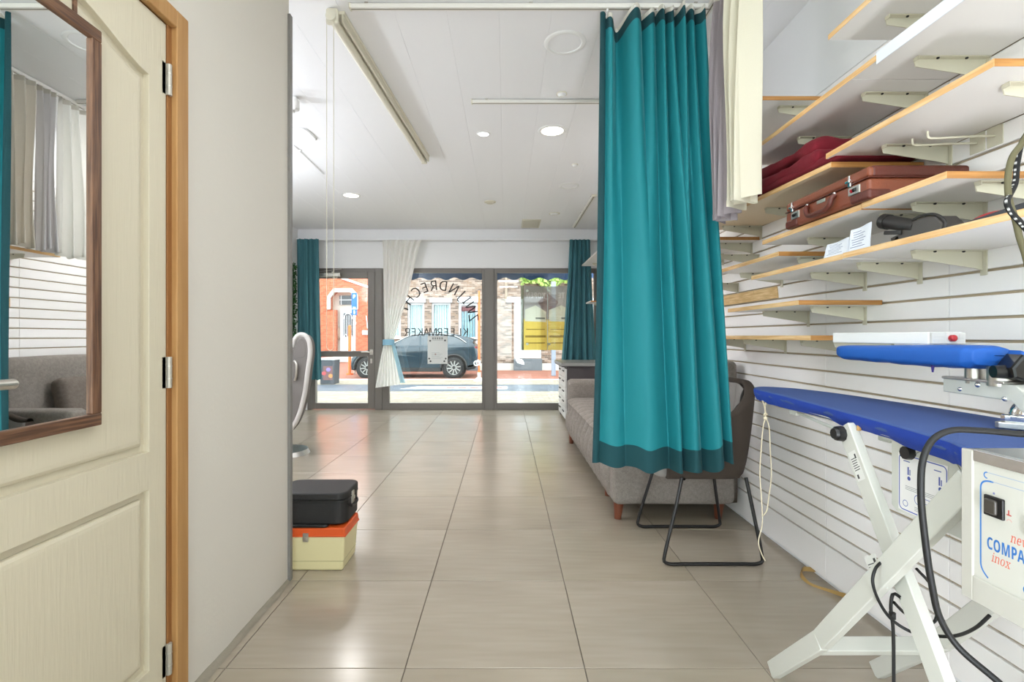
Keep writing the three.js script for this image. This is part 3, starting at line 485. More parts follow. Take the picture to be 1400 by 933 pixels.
for (const [d, l] of [[1.466, 'white double bend prong hook on slatwall, nearer the camera'], [1.521, 'white prong hook on slatwall, further of the two under the shelf']]) {
  const t = thing('prong_hook', l, 'hook', [WX, 1.69, d], 'slatwall hooks');
  part(t, 'plate', [B(WX - .003, WX + .001, 1.665, 1.722, d - .024, d + .024, .001)], m.bracket);
  part(t, 'prong', [tube([V(WX - .002, 1.694, d), V(1.35, 1.692, d), V(1.255, 1.688, d + .002), V(1.237, 1.690, d + .003), V(1.234, 1.706, d + .003)], .0032, 40, 10), ball(V(1.234, 1.706, d + .003), .0034)], m.bracket);
}
{ // folded red blanket
  const t = [1.27, 1.73, 1.95], lay = (x0, x1, y0, y1, d0, d1, r, a, f) => soft(x1 - x0, y1 - y0, d1 - d0, r, 26, a, f).translate((x0 + x1) / 2, (y0 + y1) / 2, -(d0 + d1) / 2);
  const bend = g => { const p = g.attributes.position; for (let i = 0; i < p.count; i++) { const d = -p.getZ(i), x = p.getX(i); p.setY(i, p.getY(i) + (d - 1.714) * .036 * 1.0 - .022 + .018 * step(1.75, 1.95, d) * clamp((p.getY(i) - 1.76) / .06, 0, 1) * (x > 1.16 ? 1 : .6)); } g.computeVertexNormals(); return g; };
  single('blanket', 'dark red velvet blanket folded on the slatwall shelf', 'blanket', [bend(lay(1.118, 1.41, 1.733, 1.765, 1.705, 2.46, .015, .006, 14)), bend(lay(1.112, 1.41, 1.745, 1.80, 1.80, 2.46, .027, .03, 8)), bend(lay(1.125, 1.41, 1.79, 1.848, 1.835, 2.42, .029, .035, 8))], m.blanket, t);
}
{ // briefcase, handle side towards the room
  const x0 = 1.095, x1 = 1.40, y0 = 1.5255, y1 = 1.625, d0 = 1.514, d1 = 1.965, ys = y0 + .064;
  const t = thing('briefcase', 'brown leather briefcase with combination locks lying on the slatwall shelf', 'briefcase', [1.25, y0, 1.74]);
  part(t, 'lower_shell', B(x0, x1, y0, ys, d0, d1, .012, 4), m.leather); const lid = part(t, 'lid', B(x0, x1, ys + .001, y1, d0, d1, .012, 4), m.leather);
  for (const [a, b] of [[d0 - .002, d0 + .085], [d1 - .085, d1 + .002]]) part(t, 'corner_patch', B(x0 - .002, x0 + .07, y0 - .0015, y0 + .032, a, b, .01, 3), m.leatherDark, { label: 'darker leather corner patch' });
  part(t, 'lid_edge', B(x0 + .01, x1 + .001, y1 - .034, y1 + .0015, d0 - .002, d0 + .03, .01, 3), m.leatherDark);
  part(t, 'seam', B(x0 - .0008, x1 + .0008, ys - .001, ys + .002, d0 - .0008, d1 + .0008, .0008, 1), m.leatherDark);
  for (const d of [1.575, 1.895]) {
    part(t, 'combination_lock', B(x0 - .004, x0 + .004, y0 + .028, y0 + .054, d - .026, d + .026, .002), m.satin);
    const l = part(t, 'latch', [B(x0 - .006, x0 + .004, ys - .008, ys + .016, d + .012, d + .026, .003), B(x0 - .013, x0 + .002, ys + .004, ys + .012, d + .008, d + .030, .003), cyl(V(x0 - .004, ys + .012, d + .019), V(x0 - .004, ys + .028, d + .019), .005, .003)], m.chrome);
    for (let k = 0; k < 3; k++) part(t, 'number_wheel', cyl(V(x0 - .004, y0 + .041, d - .012 + k * .009), V(x0 - .004, y0 + .041, d - .008 + k * .009), .006, .006, 12), k === 2 && d < 1.7 ? m.red : m.black);
  }
  part(t, 'handle', [tube([V(x0 - .002, y0 + .052, 1.665), V(x0 - .011, y0 + .045, 1.668), V(x0 - .014, y0 + .022, 1.678), V(x0 - .015, y0 + .011, 1.70), V(x0 - .016, y0 + .010, 1.74), V(x0 - .015, y0 + .011, 1.78), V(x0 - .014, y0 + .022, 1.802), V(x0 - .011, y0 + .045, 1.812), V(x0 - .002, y0 + .052, 1.815)], .0085, 50, 10)], m.leatherDark, { label: 'leather carrying handle' });
  for (const d of [1.665, 1.815]) part(t, 'handle_stud', ball(V(x0 - .004, y0 + .055, d), .007), m.chrome);
  part(t, 'name_plate', B(x0 - .002, x0 + .003, y0 + .046, y0 + .058, 1.72, 1.765, .001), m.satin);
}
{ // receipts
  const f = canvasTex(256, 200, (c, w, h) => { c.fillStyle = '#e4e8ee'; c.fillRect(0, 0, w, h); c.fillStyle = '#4a5a86'; for (let k = 0; k < 7; k++) c.fillRect(24 + (k % 3) * 8, 30 + k * 22, 90 + ((k * 53) % 80), 5); c.strokeStyle = '#8fa2cc'; c.strokeRect(10, 12, w - 20, h - 24); });
  const pm = M('#ffffff', .8, { map: f, side: THREE.DoubleSide });
  const mk = (n, l, a, b, y1, x0, lean) => { const g = sheet(12, 8, (u, v) => V(x0 + lean * v + .006 * Math.sin(u * 5) * v, 1.384 + v * (y1 - 1.384) * (1 + .08 * u), lerp(a, b, u))); single(n, l, 'paper', g, pm, [x0, 1.384, (a + b) / 2], 'receipts', { uv: false }); };
  mk('receipt', 'left leaning receipt with blue edge on the slatwall shelf, the shorter one', 1.775, 1.65, 1.432, 1.124, .012); mk('receipt', 'taller upright receipt at the right of the pair on the slatwall shelf', 1.655, 1.552, 1.458, 1.126, .012);
}
{ // vacuum upholstery nozzle
  const x = 1.17, y = 1.383, t = thing('vacuum_nozzle', 'grey vacuum cleaner nozzle lying on the slatwall shelf', 'nozzle', [x, y, 1.43]);
  const P = (a, b) => [-a, b];
  part(t, 'body', ext([P(1.52, y), P(1.345, y), P(1.337, y + .028), P(1.36, y + .052), P(1.40, y + .06), P(1.44, y + .056), P(1.49, y + .03), P(1.522, y + .024)], .05, .006).applyMatrix4(new THREE.Matrix4().set(0, 0, -1, x + .05, 0, 1, 0, 0, 1, 0, 0, 0, 0, 0, 0, 1)), m.tool);
  part(t, 'rim', tube([V(x - .003, y + .004, 1.335), V(x - .003, y + .03, 1.333), V(x - .003, y + .055, 1.36), V(x - .003, y + .064, 1.40), V(x - .003, y + .06, 1.44)], .004, 30, 8), m.toolDark);
  part(t, 'neck', [cyl(V(x + .01, y + .04, 1.44), V(x + .005, y + .078, 1.545), .019, .021), cyl(V(x + .005, y + .076, 1.54), V(x + .004, y + .083, 1.56), .023)], m.toolDark);
  part(t, 'clip', bar(V(x - .012, y + .03, 1.47), V(x - .012, y + .042, 1.535), .012, .008), m.toolDark);
  part(t, 'pivot', cyl(V(x - .006, y + .016, 1.495), V(x + .0, y + .016, 1.495), .007), m.black);
  const r = thing('hand_tool', 'black and red hand tool lying on the near slatwall shelf', 'tool', [1.2, y, 1.18]);
  part(r, 'body', ext([P(1.32, y), P(1.05, y), P(1.05, y + .03), P(1.14, y + .028), P(1.26, y + .018)], .05, .005).applyMatrix4(new THREE.Matrix4().set(0, 0, -1, 1.22, 0, 1, 0, 0, 1, 0, 0, 0, 0, 0, 0, 1)), M('#34373c', .5));
  part(r, 'red_cover', ball(V(1.2, y + .012, 1.235), .04, .6, .52, 1.5), m.red, { label: 'red cover' });
  part(r, 'knob', ball(V(1.2, y + .045, 1.06), .022), M('#3a4048', .5));
}

// ---------------------------------------------------------------- curtains at the fitting corner
const RAILD = 2.42;
function rail(name, label, a, b, w = .03, h = .022) {
  const t = thing(name, label, 'curtain rail', [(a.x + b.x) / 2, H - .001, -(a.z + b.z) / 2]);
  const up = new THREE.Vector3(0, 1, 0); part(t, 'track', bar(a, b, w, h, .004, up), m.railWhite);
  part(t, 'slot', bar(a.clone().add(new THREE.Vector3(0, -h / 2 - .0002, 0)), b.clone().add(new THREE.Vector3(0, -h / 2 - .0002, 0)), w * .25, .001, 0.0004, up), M('#8d8778', .7));
  const dir = b.clone().sub(a).normalize(); part(t, 'end_cap', [bar(a.clone().addScaledVector(dir, -.006), a.clone().addScaledVector(dir, .004), w * 1.12, h * 1.12, .003, up)], m.ivory);
  const n = Math.max(1, Math.round(a.distanceTo(b) / .9)); for (let k = 0; k <= n; k++) part(t, 'mount', bar(a.clone().lerp(b, (k + .1) / (n + .2)).addScaledVector(dir, -.008).add(new THREE.Vector3(0, h / 2, 0)), a.clone().lerp(b, (k + .1) / (n + .2)).addScaledVector(dir, .008).add(new THREE.Vector3(0, h / 2, 0)), w * 1.25, .005, .001, up), m.satin);
  return t;
}
rail('curtain_rail', 'white ceiling curtain rail that holds the large teal curtain', V(-.745, H - .014, RAILD), V(.99, H - .014, RAILD));
rail('curtain_rail', 'white ceiling rail across the shop, between the large round lamps', V(-.225, H - .014, 3.40), V(.95, H - .014, 3.40));
rail('curtain_rail', 'white ceiling rail running towards the right end of the shop windows', V(1.0, H - .014, 5.66), V(1.0, H - .014, 7.3), .05);
rail('curtain_rail', 'white ceiling rail that holds the short sheer curtains', V(.985, H - .014, 1.95), V(.985, H - .014, 3.5));
{ // the large teal curtain: borders and panel are cut from one surface
  const t = thing('curtain', 'large teal curtain with dark borders hanging in front of the tub chair', 'curtain', [.7, .5, 2.4]);
  const prof = [[0, 0, .000], [.045, .0, .0]];
  const fold = (u, v) => { // depth of folds, deeper and denser on the right
    const arc = (L, pw) => { let z = 0; for (const [a, b, h, k = pw] of L) if (u >= a && u <= b) z = -h * Math.pow(Math.sin(Math.PI * (u - a) / (b - a)), k); return z; };
    const low = arc([[0, .06, .012], [.06, .21, .026, .9], [.21, .525, .06, 1.05], [.525, .615, .05], [.615, .775, .075], [.775, .90, .07], [.90, 1.0, .05]], .75);
    const high = arc([[0, .06, .012], [.06, .13, .03], [.13, .22, -.03, 1.2], [.22, .40, .06, .9], [.40, .53, .045], [.53, .61, .055], [.61, .70, .055], [.70, .80, .065], [.80, .89, .055], [.89, 1, .05]], .75);
    return 1.35 * lerp(high, low, step(0, .6, v)) + .05 + .004 * Math.sin(u * 30 + v * 5);
  };
  const dip = u => .055 * Math.exp(-Math.pow((u - .17) / .085, 2)) + .026 * Math.exp(-Math.pow((u - .42) / .06, 2)) + .008 * (1 + Math.sin(u * 90)) * step(.5, .6, u);
  const S = (u, v, off = 0) => {
    const xt = .462 + .505 * (.93 * u + .07 * Math.pow(u, 1.2)), xb = .41 + .675 * lerp(u, Math.pow(u, .92), .5), k = Math.pow(v, 1.15);
    const hem = .508 - .03 * Math.sin(u * 2.6) + .028 * step(.78, .9, u) + .006 * Math.sin(u * 30);
    const top = 2.688 - dip(u) , y = lerp(top, hem, v) - 0;
    const z = RAILD - .022 - lerp(0, .058, k) + fold(u, v);
    return V(lerp(xt, xb, k) + .01 * Math.sin(v * 3 + u * 20) * v, y, z - off);
  };
  const cut = (u0, u1, v0, v1, nu, nv, off = 0) => sheet(nu, nv, (a, b) => S(lerp(u0, u1, a), lerp(v0, v1, b), off), (u1 - u0) * .9, (v1 - v0) * 2.2);
  part(t, 'panel', cut(.052, 1, .034, .953, 220, 60), m.teal, { uv: false });
  part(t, 'header_band', cut(.052, 1, .010, .034, 220, 4), m.tealDark, { uv: false, label: 'dark teal top band' });
  part(t, 'hem_band', cut(.052, 1, .953, 1, 220, 6), m.tealDark, { uv: false, label: 'dark teal hem band' });
  part(t, 'side_band', cut(0, .052, 0, 1, 14, 60), m.tealDark, { uv: false, label: 'dark teal side band' });
  part(t, 'heading_tape', cut(.052, 1, 0, .010, 220, 3, -.001), m.tape, { uv: false, label: 'pale heading tape' });
  for (const u of [.06, .30, .54, .66, .78, .88, .96]) { const p = S(u, .002); part(t, 'glider', [cyl(V(p.x, H - .026, RAILD), V(p.x, p.y - .01, -p.z), .0025, .0025, 8), ball(V(p.x, H - .028, RAILD), .006)], m.whitePlastic); }
}
// short sheer curtains side by side on a rail that runs along the wall
function sheerCurtain(label, mat, d0, d1, y0, n, amp, xm = .985, s = 0) {
  const t = thing('sheer_curtain', label, 'curtain', [xm, y0, (d0 + d1) / 2], 'short curtains on the rail by the shelves');
  const f = (u, v) => { const a = u * n * Math.PI * 2 + s, q = lerp(.55, 1, Math.sqrt(v)); return V(xm + amp * q * Math.sin(a) + .012 * Math.sin(u * 3 + v * 4 + s), lerp(H - .03, y0 + .012 * Math.sin(a * .5 + s), v), lerp(d0, d1, u) + .012 * Math.sin(a * 2) * v + .01 * Math.sin(v * 5 + s)); };
  part(t, 'cloth', sheet(36 * n, 40, f, n * .2, 1), mat, { uv: false });
  part(t, 'header', sheet(36 * n, 3, (u, v) => { const p = f(u, v * .03); p.x -= .0015; return p; }, n * .2, .05), m.tape, { uv: false });
  part(t, 'hem', sheet(36 * n, 3, (u, v) => { const p = f(u, .975 + v * .025); p.x -= .0012; return p; }, n * .2, .05), mat, { uv: false });
  return t;
}
sheerCurtain('cream short curtain at the near end of the rail by the shelves', m.sheerCream, 2.0, 2.16, 1.665, 3, .052, .98, 1.2);
sheerCurtain('grey lilac short curtain between the cream curtain and the teal curtain', m.sheerGrey, 2.18, 2.325, 1.635, 3, .048, .99, .4);
sheerCurtain('beige lace short curtain behind the teal curtain, reflected in the mirror', m.sheerLace, 2.93, 3.12, 1.66, 3, .05, .985, 2);
sheerCurtain('pale grey short curtain behind the teal curtain, seen in the mirror', M('#e2dfdf', .95, { transmission: .35, thickness: 0, side: THREE.DoubleSide }), 3.14, 3.27, 1.66, 3, .045, .985, 3);
sheerCurtain('white short curtain at the far end of the rail, seen in the mirror', m.sheer, 3.29, 3.52, 1.64, 3, .045, .985, 5);

// ---------------------------------------------------------------- curtains at the shop windows
function windowCurtain(label, x0, x1, xb0, xb1, y1, y0, d, n, mat, s) {
  const t = thing('window_curtain', label, 'curtain', [(x0 + x1) / 2, y0, d]);
  const f = (u, v) => V(lerp(lerp(x0, x1, u), lerp(xb0, xb1, u), Math.pow(v, 1.3)), lerp(y1, y0, v) + .006 * Math.sin(u * 20 + s) * v, d + .035 * Math.sin(u * n * 6.283 + s + .6 * Math.sin(v * 2)) * lerp(.6, 1, v) + .012 * Math.sin(u * n * 15 + s));
  part(t, 'cloth', sheet(30 * n, 24, f, 1, 2), mat, { uv: false }); part(t, 'header', sheet(30 * n, 2, (u, v) => { const p = f(u, v * .025); p.z += .002; return p; }), mat, { uv: false });
  part(t, 'hem', sheet(30 * n, 2, (u, v) => { const p = f(u, .96 + v * .04); p.z += .002; return p; }), mat, { uv: false });
}
windowCurtain('teal curtain at the left end of the shop window', -3.06, -2.735, -3.05, -2.70, 2.535, .47, 7.36, 4, m.tealFar, .5);
windowCurtain('teal curtain at the right end of the shop window, behind the desk', .945, 1.25, .80, 1.36, 2.53, .45, 7.38, 5, m.tealFar, 2);
{ // white curtain drawn aside with a pale blue tie
  const d = 7.38, t = thing('tied_curtain', 'white sheer curtain gathered with a pale blue tie beside the shop door', 'curtain', [-1.7, .33, d]);
  const yt = 2.52, ym = 1.02, yb = .35;
  const f = (u, v) => {
    let l, r, y; if (v < .68) { const k = v / .68; y = lerp(yt, ym, k); l = lerp(-1.80, -1.775, k); r = lerp(-1.235, -1.655, Math.pow(k, .82)) + .05 * Math.sin(k * 3.14); } else { const k = (v - .68) / .32; y = lerp(ym, yb, k) + .05 * u * k; l = lerp(-1.775, -1.91, Math.pow(k, .8)); r = lerp(-1.655, -1.545, Math.pow(k, .8)); }
    const w = r - l; return V(lerp(l, r, u), y, d + .02 * Math.sin(u * 44) * (.35 + w) + .05 * Math.sin(u * 3.14) * (w < .3 ? -.6 : -.1));
  };
  part(t, 'cloth', sheet(150, 60, f, .6, 2.2), m.sheer, { uv: false });
  part(t, 'header', sheet(150, 2, (u, v) => { const p = f(u, v * .045); p.z += .003; p.x += (u - .5) * .01; return p; }, .6, .1), m.sheer, { uv: false });
  part(t, 'tie_band', sheet(30, 6, (u, v) => { const a = u * Math.PI * 2; return V(-1.715 + .085 * Math.cos(a), 1.055 - .085 * v - .01 * Math.sin(a), d - .01 + .055 * Math.sin(a)); }), m.blueTie, { uv: false, label: 'pale blue tie band' });
  part(t, 'tie_end', sheet(8, 20, (u, v) => V(-1.66 + .05 * u + .13 * v + .02 * u * v, .98 - v * .55, d - .06 - .01 * Math.sin(u * 6))), M('#a9d0de', .8, { transmission: .4, thickness: 0, side: THREE.DoubleSide }), { uv: false, label: 'pale blue hanging tie end' });
}
// ---------------------------------------------------------------- furniture on the right
{ // sofa along the slatwall
  const t = thing('sofa', 'grey upholstered sofa with channelled seat along the slatwall', 'sofa', [1.02, 0, 4.15]);
  const x0 = .645, x1 = 1.40, d0 = 3.0, d1 = 5.28;
  part(t, 'base', [soft(x1 - x0 - .02, .25, d1 - d0 - .02, .02, 10).translate((x0 + x1) / 2 + .01, .225, -(d0 + d1) / 2)], m.sofaDark);
  for (const [a, b] of [[d0, d0 + .14], [d1 - .14, d1]]) { const g = soft(x1 - x0 - .02, .57, b - a, .04, 22, .004, 9); g.translate((x0 + x1) / 2 - .01, .095 + .285, -(a + b) / 2); part(t, 'arm', g, m.sofa); }
  part(t, 'front_panel', sheet(180, 24, (u, v) => { const d = lerp(d0 + .13, d1 - .13, u), y = lerp(.10, .46, v); return V(x0 + .03 - .07 * Math.pow(Math.abs(Math.sin(u * Math.PI * 12)), .7) * Math.sin(Math.PI * clamp(v * .9 + .1, .04, .9)), y, d); }), m.sofa);
  part(t, 'seat', sheet(180, 30, (u, v) => { const d = lerp(d0 + .13, d1 - .13, u), x = lerp(x0 + .02 - .045 * Math.pow(Math.abs(Math.sin(u * Math.PI * 12)), .7) * (v < .3 ? 1 - v / .3 : 0), 1.2, v), e = v < .12 ? -.035 * Math.pow(1 - v / .12, 2) : 0; return V(x, .462 + e + .035 * Math.pow(Math.abs(Math.sin(u * Math.PI * 12)), .6) - .01, d); }), m.sofa);
  part(t, 'back', soft(.24, .56, d1 - d0 - .28, .07, 30, .006, 6).rotateZ(-.10).translate(1.27, .69, -(d0 + d1) / 2), m.sofa);
  part(t, 'side_back', soft(.1, .5, .13, .035, 10).translate(1.345, .71, -d0 - .07), m.sofa);
  const lg = (x, d) => part(t, 'leg', cyl(V(x, .108, d), V(x - .008, 0, d - .006), .033, .02, 24), m.legWood);
  for (const [x, d] of [[.69, 3.06], [1.30, 3.06], [.69, 5.2], [1.3, 5.2], [.72, 3.5]]) lg(x, d);
  single('cushion', 'small grey cushion on the sofa, seen in the mirror', 'cushion', soft(.13, .34, .36, .05, 18, .006, 6).rotateZ(-.25).rotateY(.2).translate(1.02, .66, -3.55), m.sofaDark, [1.07, .5, 3.55]);
}
{ // tub chair on black sled legs, facing left
  const t = thing('tub_chair', 'grey tub chair with channelled back and black sled legs behind the teal curtain', 'chair', [1.0, 0, 2.66]);
  // plan of the shell: near arm, rounded back, far arm
  const plan = u => { const xf = .80, xb = 1.235, dn = 2.44, df = 2.90, r = .13, L1 = xb - r - xf, La = r * Math.PI / 2, L2 = df - dn - 2 * r, tot = 2 * L1 + 2 * La + L2; let s = u * tot;
    if (s < L1) return [xf + s, dn, 0, -1]; s -= L1; if (s < La) { const a = s / r; return [xb - r + r * Math.sin(a), dn + r - r * Math.cos(a), Math.sin(a), -Math.cos(a)]; } s -= La;
    if (s < L2) return [xb, dn + r + s, 1, 0]; s -= L2; if (s < La) { const a = s / r; return [xb - r + r * Math.cos(a), df - r + r * Math.sin(a), Math.cos(a), Math.sin(a)]; } s -= La; return [xb - r - s, df, 0, 1]; };
  const top = u => { const c = Math.abs(u - .5) * 2; return .865 - .06 * step(.14, .36, c) - .09 * step(.3, .55, c) - .10 * step(.5, 1, c); };
  const P = (u, v, off) => { const [x, d, nx, nd] = plan(u), f = lerp(-.045, .025, Math.sqrt(v)); return V(x + nx * (f + off), lerp(.402, top(u), v), d + nd * (f + off)); };
  const rim = [], U = 80;
  part(t, 'shell', [sheet(U, 20, (u, v) => P(u, v, 0)), sheet(U, 8, (u, v) => { const a = v * Math.PI, q = P(u, 1, -.025 + .025 * Math.cos(a)); q.y += .02 * Math.sin(a); return q; }), sheet(2, 20, (u, v) => P(0, v, -.05 * u)), sheet(2, 20, (u, v) => P(1, v, -.05 * u))], m.chairOut);
  part(t, 'inner_back', sheet(200, 20, (u, v) => P(u, v, -.05 - .014 * Math.pow(Math.abs(Math.sin(u * Math.PI * 13)), .6))), m.chairIn, { label: 'lighter channelled lining' });
  part(t, 'seat', soft(.42, .125, .345, .035, 20, .003, 8, .012).translate(.955, .463, -2.665), m.chairIn, { label: 'lighter seat cushion' });
  part(t, 'underside', B(.80, 1.17, .40, .42, 2.50, 2.84, .008), m.chairOut);
  for (const d of [2.425, 2.905]) { const s = d < 2.6 ? 1 : -1;
    part(t, 'sled_leg', tube([V(.865, .415, d + s * .04), V(.83, .28, d + s * .02), V(.768, .05, d), V(.766, .022, d), V(.79, .010, d), V(.86, .0095, d), V(1.0, .0095, d), V(1.15, .0095, d), V(1.215, .010, d), V(1.24, .022, d), V(1.238, .05, d), V(1.20, .28, d + s * .02), V(1.18, .415, d + s * .04)], .0085, 120, 10), m.black); }
  part(t, 'cross_bar', tube([V(.875, .41, 2.46), V(.875, .408, 2.87)], .008, 8, 8), m.black);
}
{ // desk with drawers by the right end of the window
  const t = thing('desk', 'dark desk with a pale drawer front beside the sofa, under the window curtain', 'desk', [1.06, 0, 6.75]);
  part(t, 'top', B(.70, 1.41, .735, .772, 6.28, 7.2, .004), m.deskTop);
  part(t, 'apron', B(.708, 1.41, .722, .7355, 6.285, 7.2, .002), m.desk);
  part(t, 'side_panel', B(.775, 1.405, .0, .722, 6.31, 6.335, .002), m.desk); part(t, 'side_panel', B(.775, 1.405, 0, .722, 7.14, 7.165, .002), m.desk); part(t, 'back_panel', B(1.385, 1.405, .0, .722, 6.335, 7.14, .002), m.desk);
  for (let c = 0; c < 2; c++) for (let r = 0; r < 5; r++) { const y = .06 + r * .13, a = 6.34 + c * .40; const w = part(t, 'drawer', B(.755, .778, y, y + .124, a, a + .395, .003), m.drawer); part(w, 'handle', [B(.742, .756, y + .074, y + .09, a + .13, a + .27, .004)], m.black); }
  part(t, 'carcass', B(.78, 1.38, .03, .72, 6.336, 7.138, 0), m.drawer);
}
// ---------------------------------------------------------------- ironing station
const BY = .904;
{
  const t = thing('ironing_board', 'large blue ironing board on white crossed steel legs', 'ironing board', [1.05, 0, 1.4]);
  const L = [[.875, .925], [.875, 1.0], [.905, 1.2], [.935, 1.45], [.965, 1.75], [.972, 1.9], [.985, 1.99], [1.01, 2.035], [1.05, 2.055]], R = [[1.10, 2.03], [1.15, 1.97], [1.19, 1.85], [1.215, 1.7], [1.235, 1.5], [1.245, 1.3], [1.25, 1.0], [1.25, .925]];
  const outline = new THREE.CatmullRomCurve3([...L, ...R].map(([x, d]) => new THREE.Vector3(x, 0, -d)), true, 'catmullrom', .35).getPoints(160);
  const sh = new THREE.Shape(outline.map(p => new THREE.Vector2(p.x, -p.z)));
  const flat = g => g.applyMatrix4(new THREE.Matrix4().set(1, 0, 0, 0, 0, 0, 1, 0, 0, -1, 0, 0, 0, 0, 0, 1));
  part(t, 'pad_top', flat(new THREE.ExtrudeGeometry(sh, { depth: .012, bevelEnabled: true, bevelSize: .008, bevelThickness: .007, bevelSegments: 3, bevelOffset: -.008 })).translate(0, BY - .019, 0), m.padTop, { label: 'worn blue pad' });
  { const c = outline.length; // gathered skirt of the cover
    const g = sheet(400, 10, (u, v) => { const q = u * (c - 1), i = Math.floor(q) % (c - 1), p = outline[i].clone().lerp(outline[i + 1], q - Math.floor(q)), cx = 1.06, cz = -1.4, n = new THREE.Vector3(p.x - cx, 0, (p.z - cz) * .35).normalize(); const w = fbm3(u * 90, v * 2, 3) * .007 * v + .003 * Math.sin(v * 3); p.addScaledVector(n, w - .018 * v * v); p.y = BY - .004 - (.036 + .008 * vn3(u * 60, 1, 1)) * v; return p; });
    part(t, 'cover_skirt', g, m.blue, { label: 'bright blue gathered cover edge' }); }
  part(t, 'board_plate', flat(new THREE.ExtrudeGeometry(new THREE.Shape(outline.map(p => new THREE.Vector2(lerp(p.x, 1.06, .08), lerp(-p.z, 1.4, .04)))), { depth: .006, bevelEnabled: false })).translate(0, BY - .036, 0), m.paint);
  const up = new THREE.Vector3(1, 0, 0);
  const leg = (pts, x, nm = 'leg') => { const g = []; for (let i = 0; i + 1 < pts.length; i++) g.push(bar(V(x, pts[i][1], pts[i][0]), V(x, pts[i + 1][1], pts[i + 1][0]), .05, .024, .003, up)); return part(t, nm, g, m.paint); };
  const l1 = leg([[1.352, .868], [.835, .02]], .918), l2 = leg([[.945, .838], [1.40, .262], [1.652, .010]], .880);
  leg([[1.352, .868], [.835, .02]], 1.19); leg([[.94, .84], [1.40, .262], [1.652, .010]], 1.218);
  part(t, 'foot_bar', bar(V(.90, .20, 1.475), V(1.21, .20, 1.475), .045, .022, .003, new THREE.Vector3(0, 1, .5).normalize()), m.paint);
  part(t, 'pivot', cyl(V(.872, .535, 1.195), V(.935, .535, 1.195), .011), m.satin);
  part(t, 'side_plate', ext([[-1.225, .70], [-1.21, .69], [-.94, .69], [-.94, .872], [-1.225, .872]], .003, .0005).applyMatrix4(new THREE.Matrix4().set(0, 0, -1, .945, 0, 1, 0, 0, 1, 0, 0, 0, 0, 0, 0, 1)), m.paint);
  part(t, 'top_channel', [B(.935, .975, .855, .885, .95, 1.25, .003), B(1.02, 1.05, .845, .868, 1.0, 1.85, .003), B(1.0, 1.03, .835, .868, 1.73, 1.77, .003), B(.97, 1.19, .838, .866, 1.27, 1.31, .003)], m.paint);
  part(t, 'adjusting_rod', cyl(V(.905, .853, 1.36), V(1.012, .845, 1.745), .005), m.paint);
  part(t, 'knob', [cyl(V(.889, .847, 1.352), V(.906, .847, 1.352), .019, .021, 10), cyl(V(.882, .847, 1.352), V(.890, .847, 1.352), .014, .018, 10)], m.black, { label: 'black knob' });
  part(t, 'knob', [cyl(V(.926, .838, 1.167), V(.943, .838, 1.167), .015, .016, 10)], m.black, { label: 'black knob' });
  for (const [y, d] of [[.822, 1.006], [.80, .985]]) part(t, 'bolt', [cyl(V(.938, y, d), V(.944, y, d), .0075), ball(V(.937, y, d), .005)], y > .81 ? m.black : m.satin);
  part(t, 'gauge_curve', tube([V(.941, .838, 1.155), V(.941, .852, 1.13), V(.941, .857, 1.09), V(.941, .845, 1.05), V(.941, .818, 1.03)], .0011, 40, 6), M('#8a8a86', .6));
  part(t, 'tie_toggle', cyl(V(.925, .862, 1.315), V(.93, .885, 1.32), .005), m.cork);
  const lab = canvasTex(512, 512, (c, w, h) => { c.fillStyle = '#e7e5e3'; c.fillRect(0, 0, w, h); c.strokeStyle = '#3b4fa6'; c.lineWidth = 9; c.beginPath(); c.roundRect(12, 12, w - 24, h - 24, 40); c.stroke(); c.fillStyle = '#44529a'; for (const x of [60, 380]) { c.fillRect(x, 60, 70, 8); c.fillRect(x + 44, 110, 16, 70); c.fillRect(x + 66, 130, 10, 50); c.beginPath(); c.arc(x + 60, 210, 18, 0, 7); c.fill(); } c.fillStyle = '#777'; for (let k = 0; k < 3; k++) c.fillRect(80, 280 + k * 14, 330, 4); c.strokeStyle = '#5a68ac'; c.lineWidth = 6; c.beginPath(); c.arc(220, 370, 40, 0, 7); c.stroke(); c.strokeRect(262, 340, 90, 40); c.beginPath(); c.arc(80, 440, 26, 0, 7); c.stroke(); c.fillStyle = '#777'; for (let k = 0; k < 3; k++) c.fillRect(180, 440 + k * 14, 260, 4); });
  const facing = (w, h, x, y, d, mat, rot = 0) => new THREE.PlaneGeometry(w, h).rotateZ(rot).rotateY(-Math.PI / 2).translate(x, y, -d);
  part(t, 'instruction_label', facing(.135, .135, .9402, .765, 1.135), M('#ffffff', .6, { map: lab }), { uv: false, label: 'white instruction label with blue border' });
  const st = canvasTex(256, 256, (c, w, h) => { c.fillStyle = '#dcdcd6'; c.fillRect(0, 0, w, h); c.fillStyle = '#333'; for (let k = 0; k < 6; k++) c.fillRect(20, 60 + k * 20, 150 + (k * 37) % 50, 7); c.fillRect(170, 30, 50, 40); c.fillRect(30, 200, 60, 36); });
  const sm2 = M('#ffffff', .6, { map: st });
  part(t, 'sticker', facing(.030, .075, .9055, .775, 1.296, null, .55), sm2, { uv: false }); part(t, 'sticker', facing(.042, .075, .8775, .55, 1.19, null, .62), sm2, { uv: false });
}
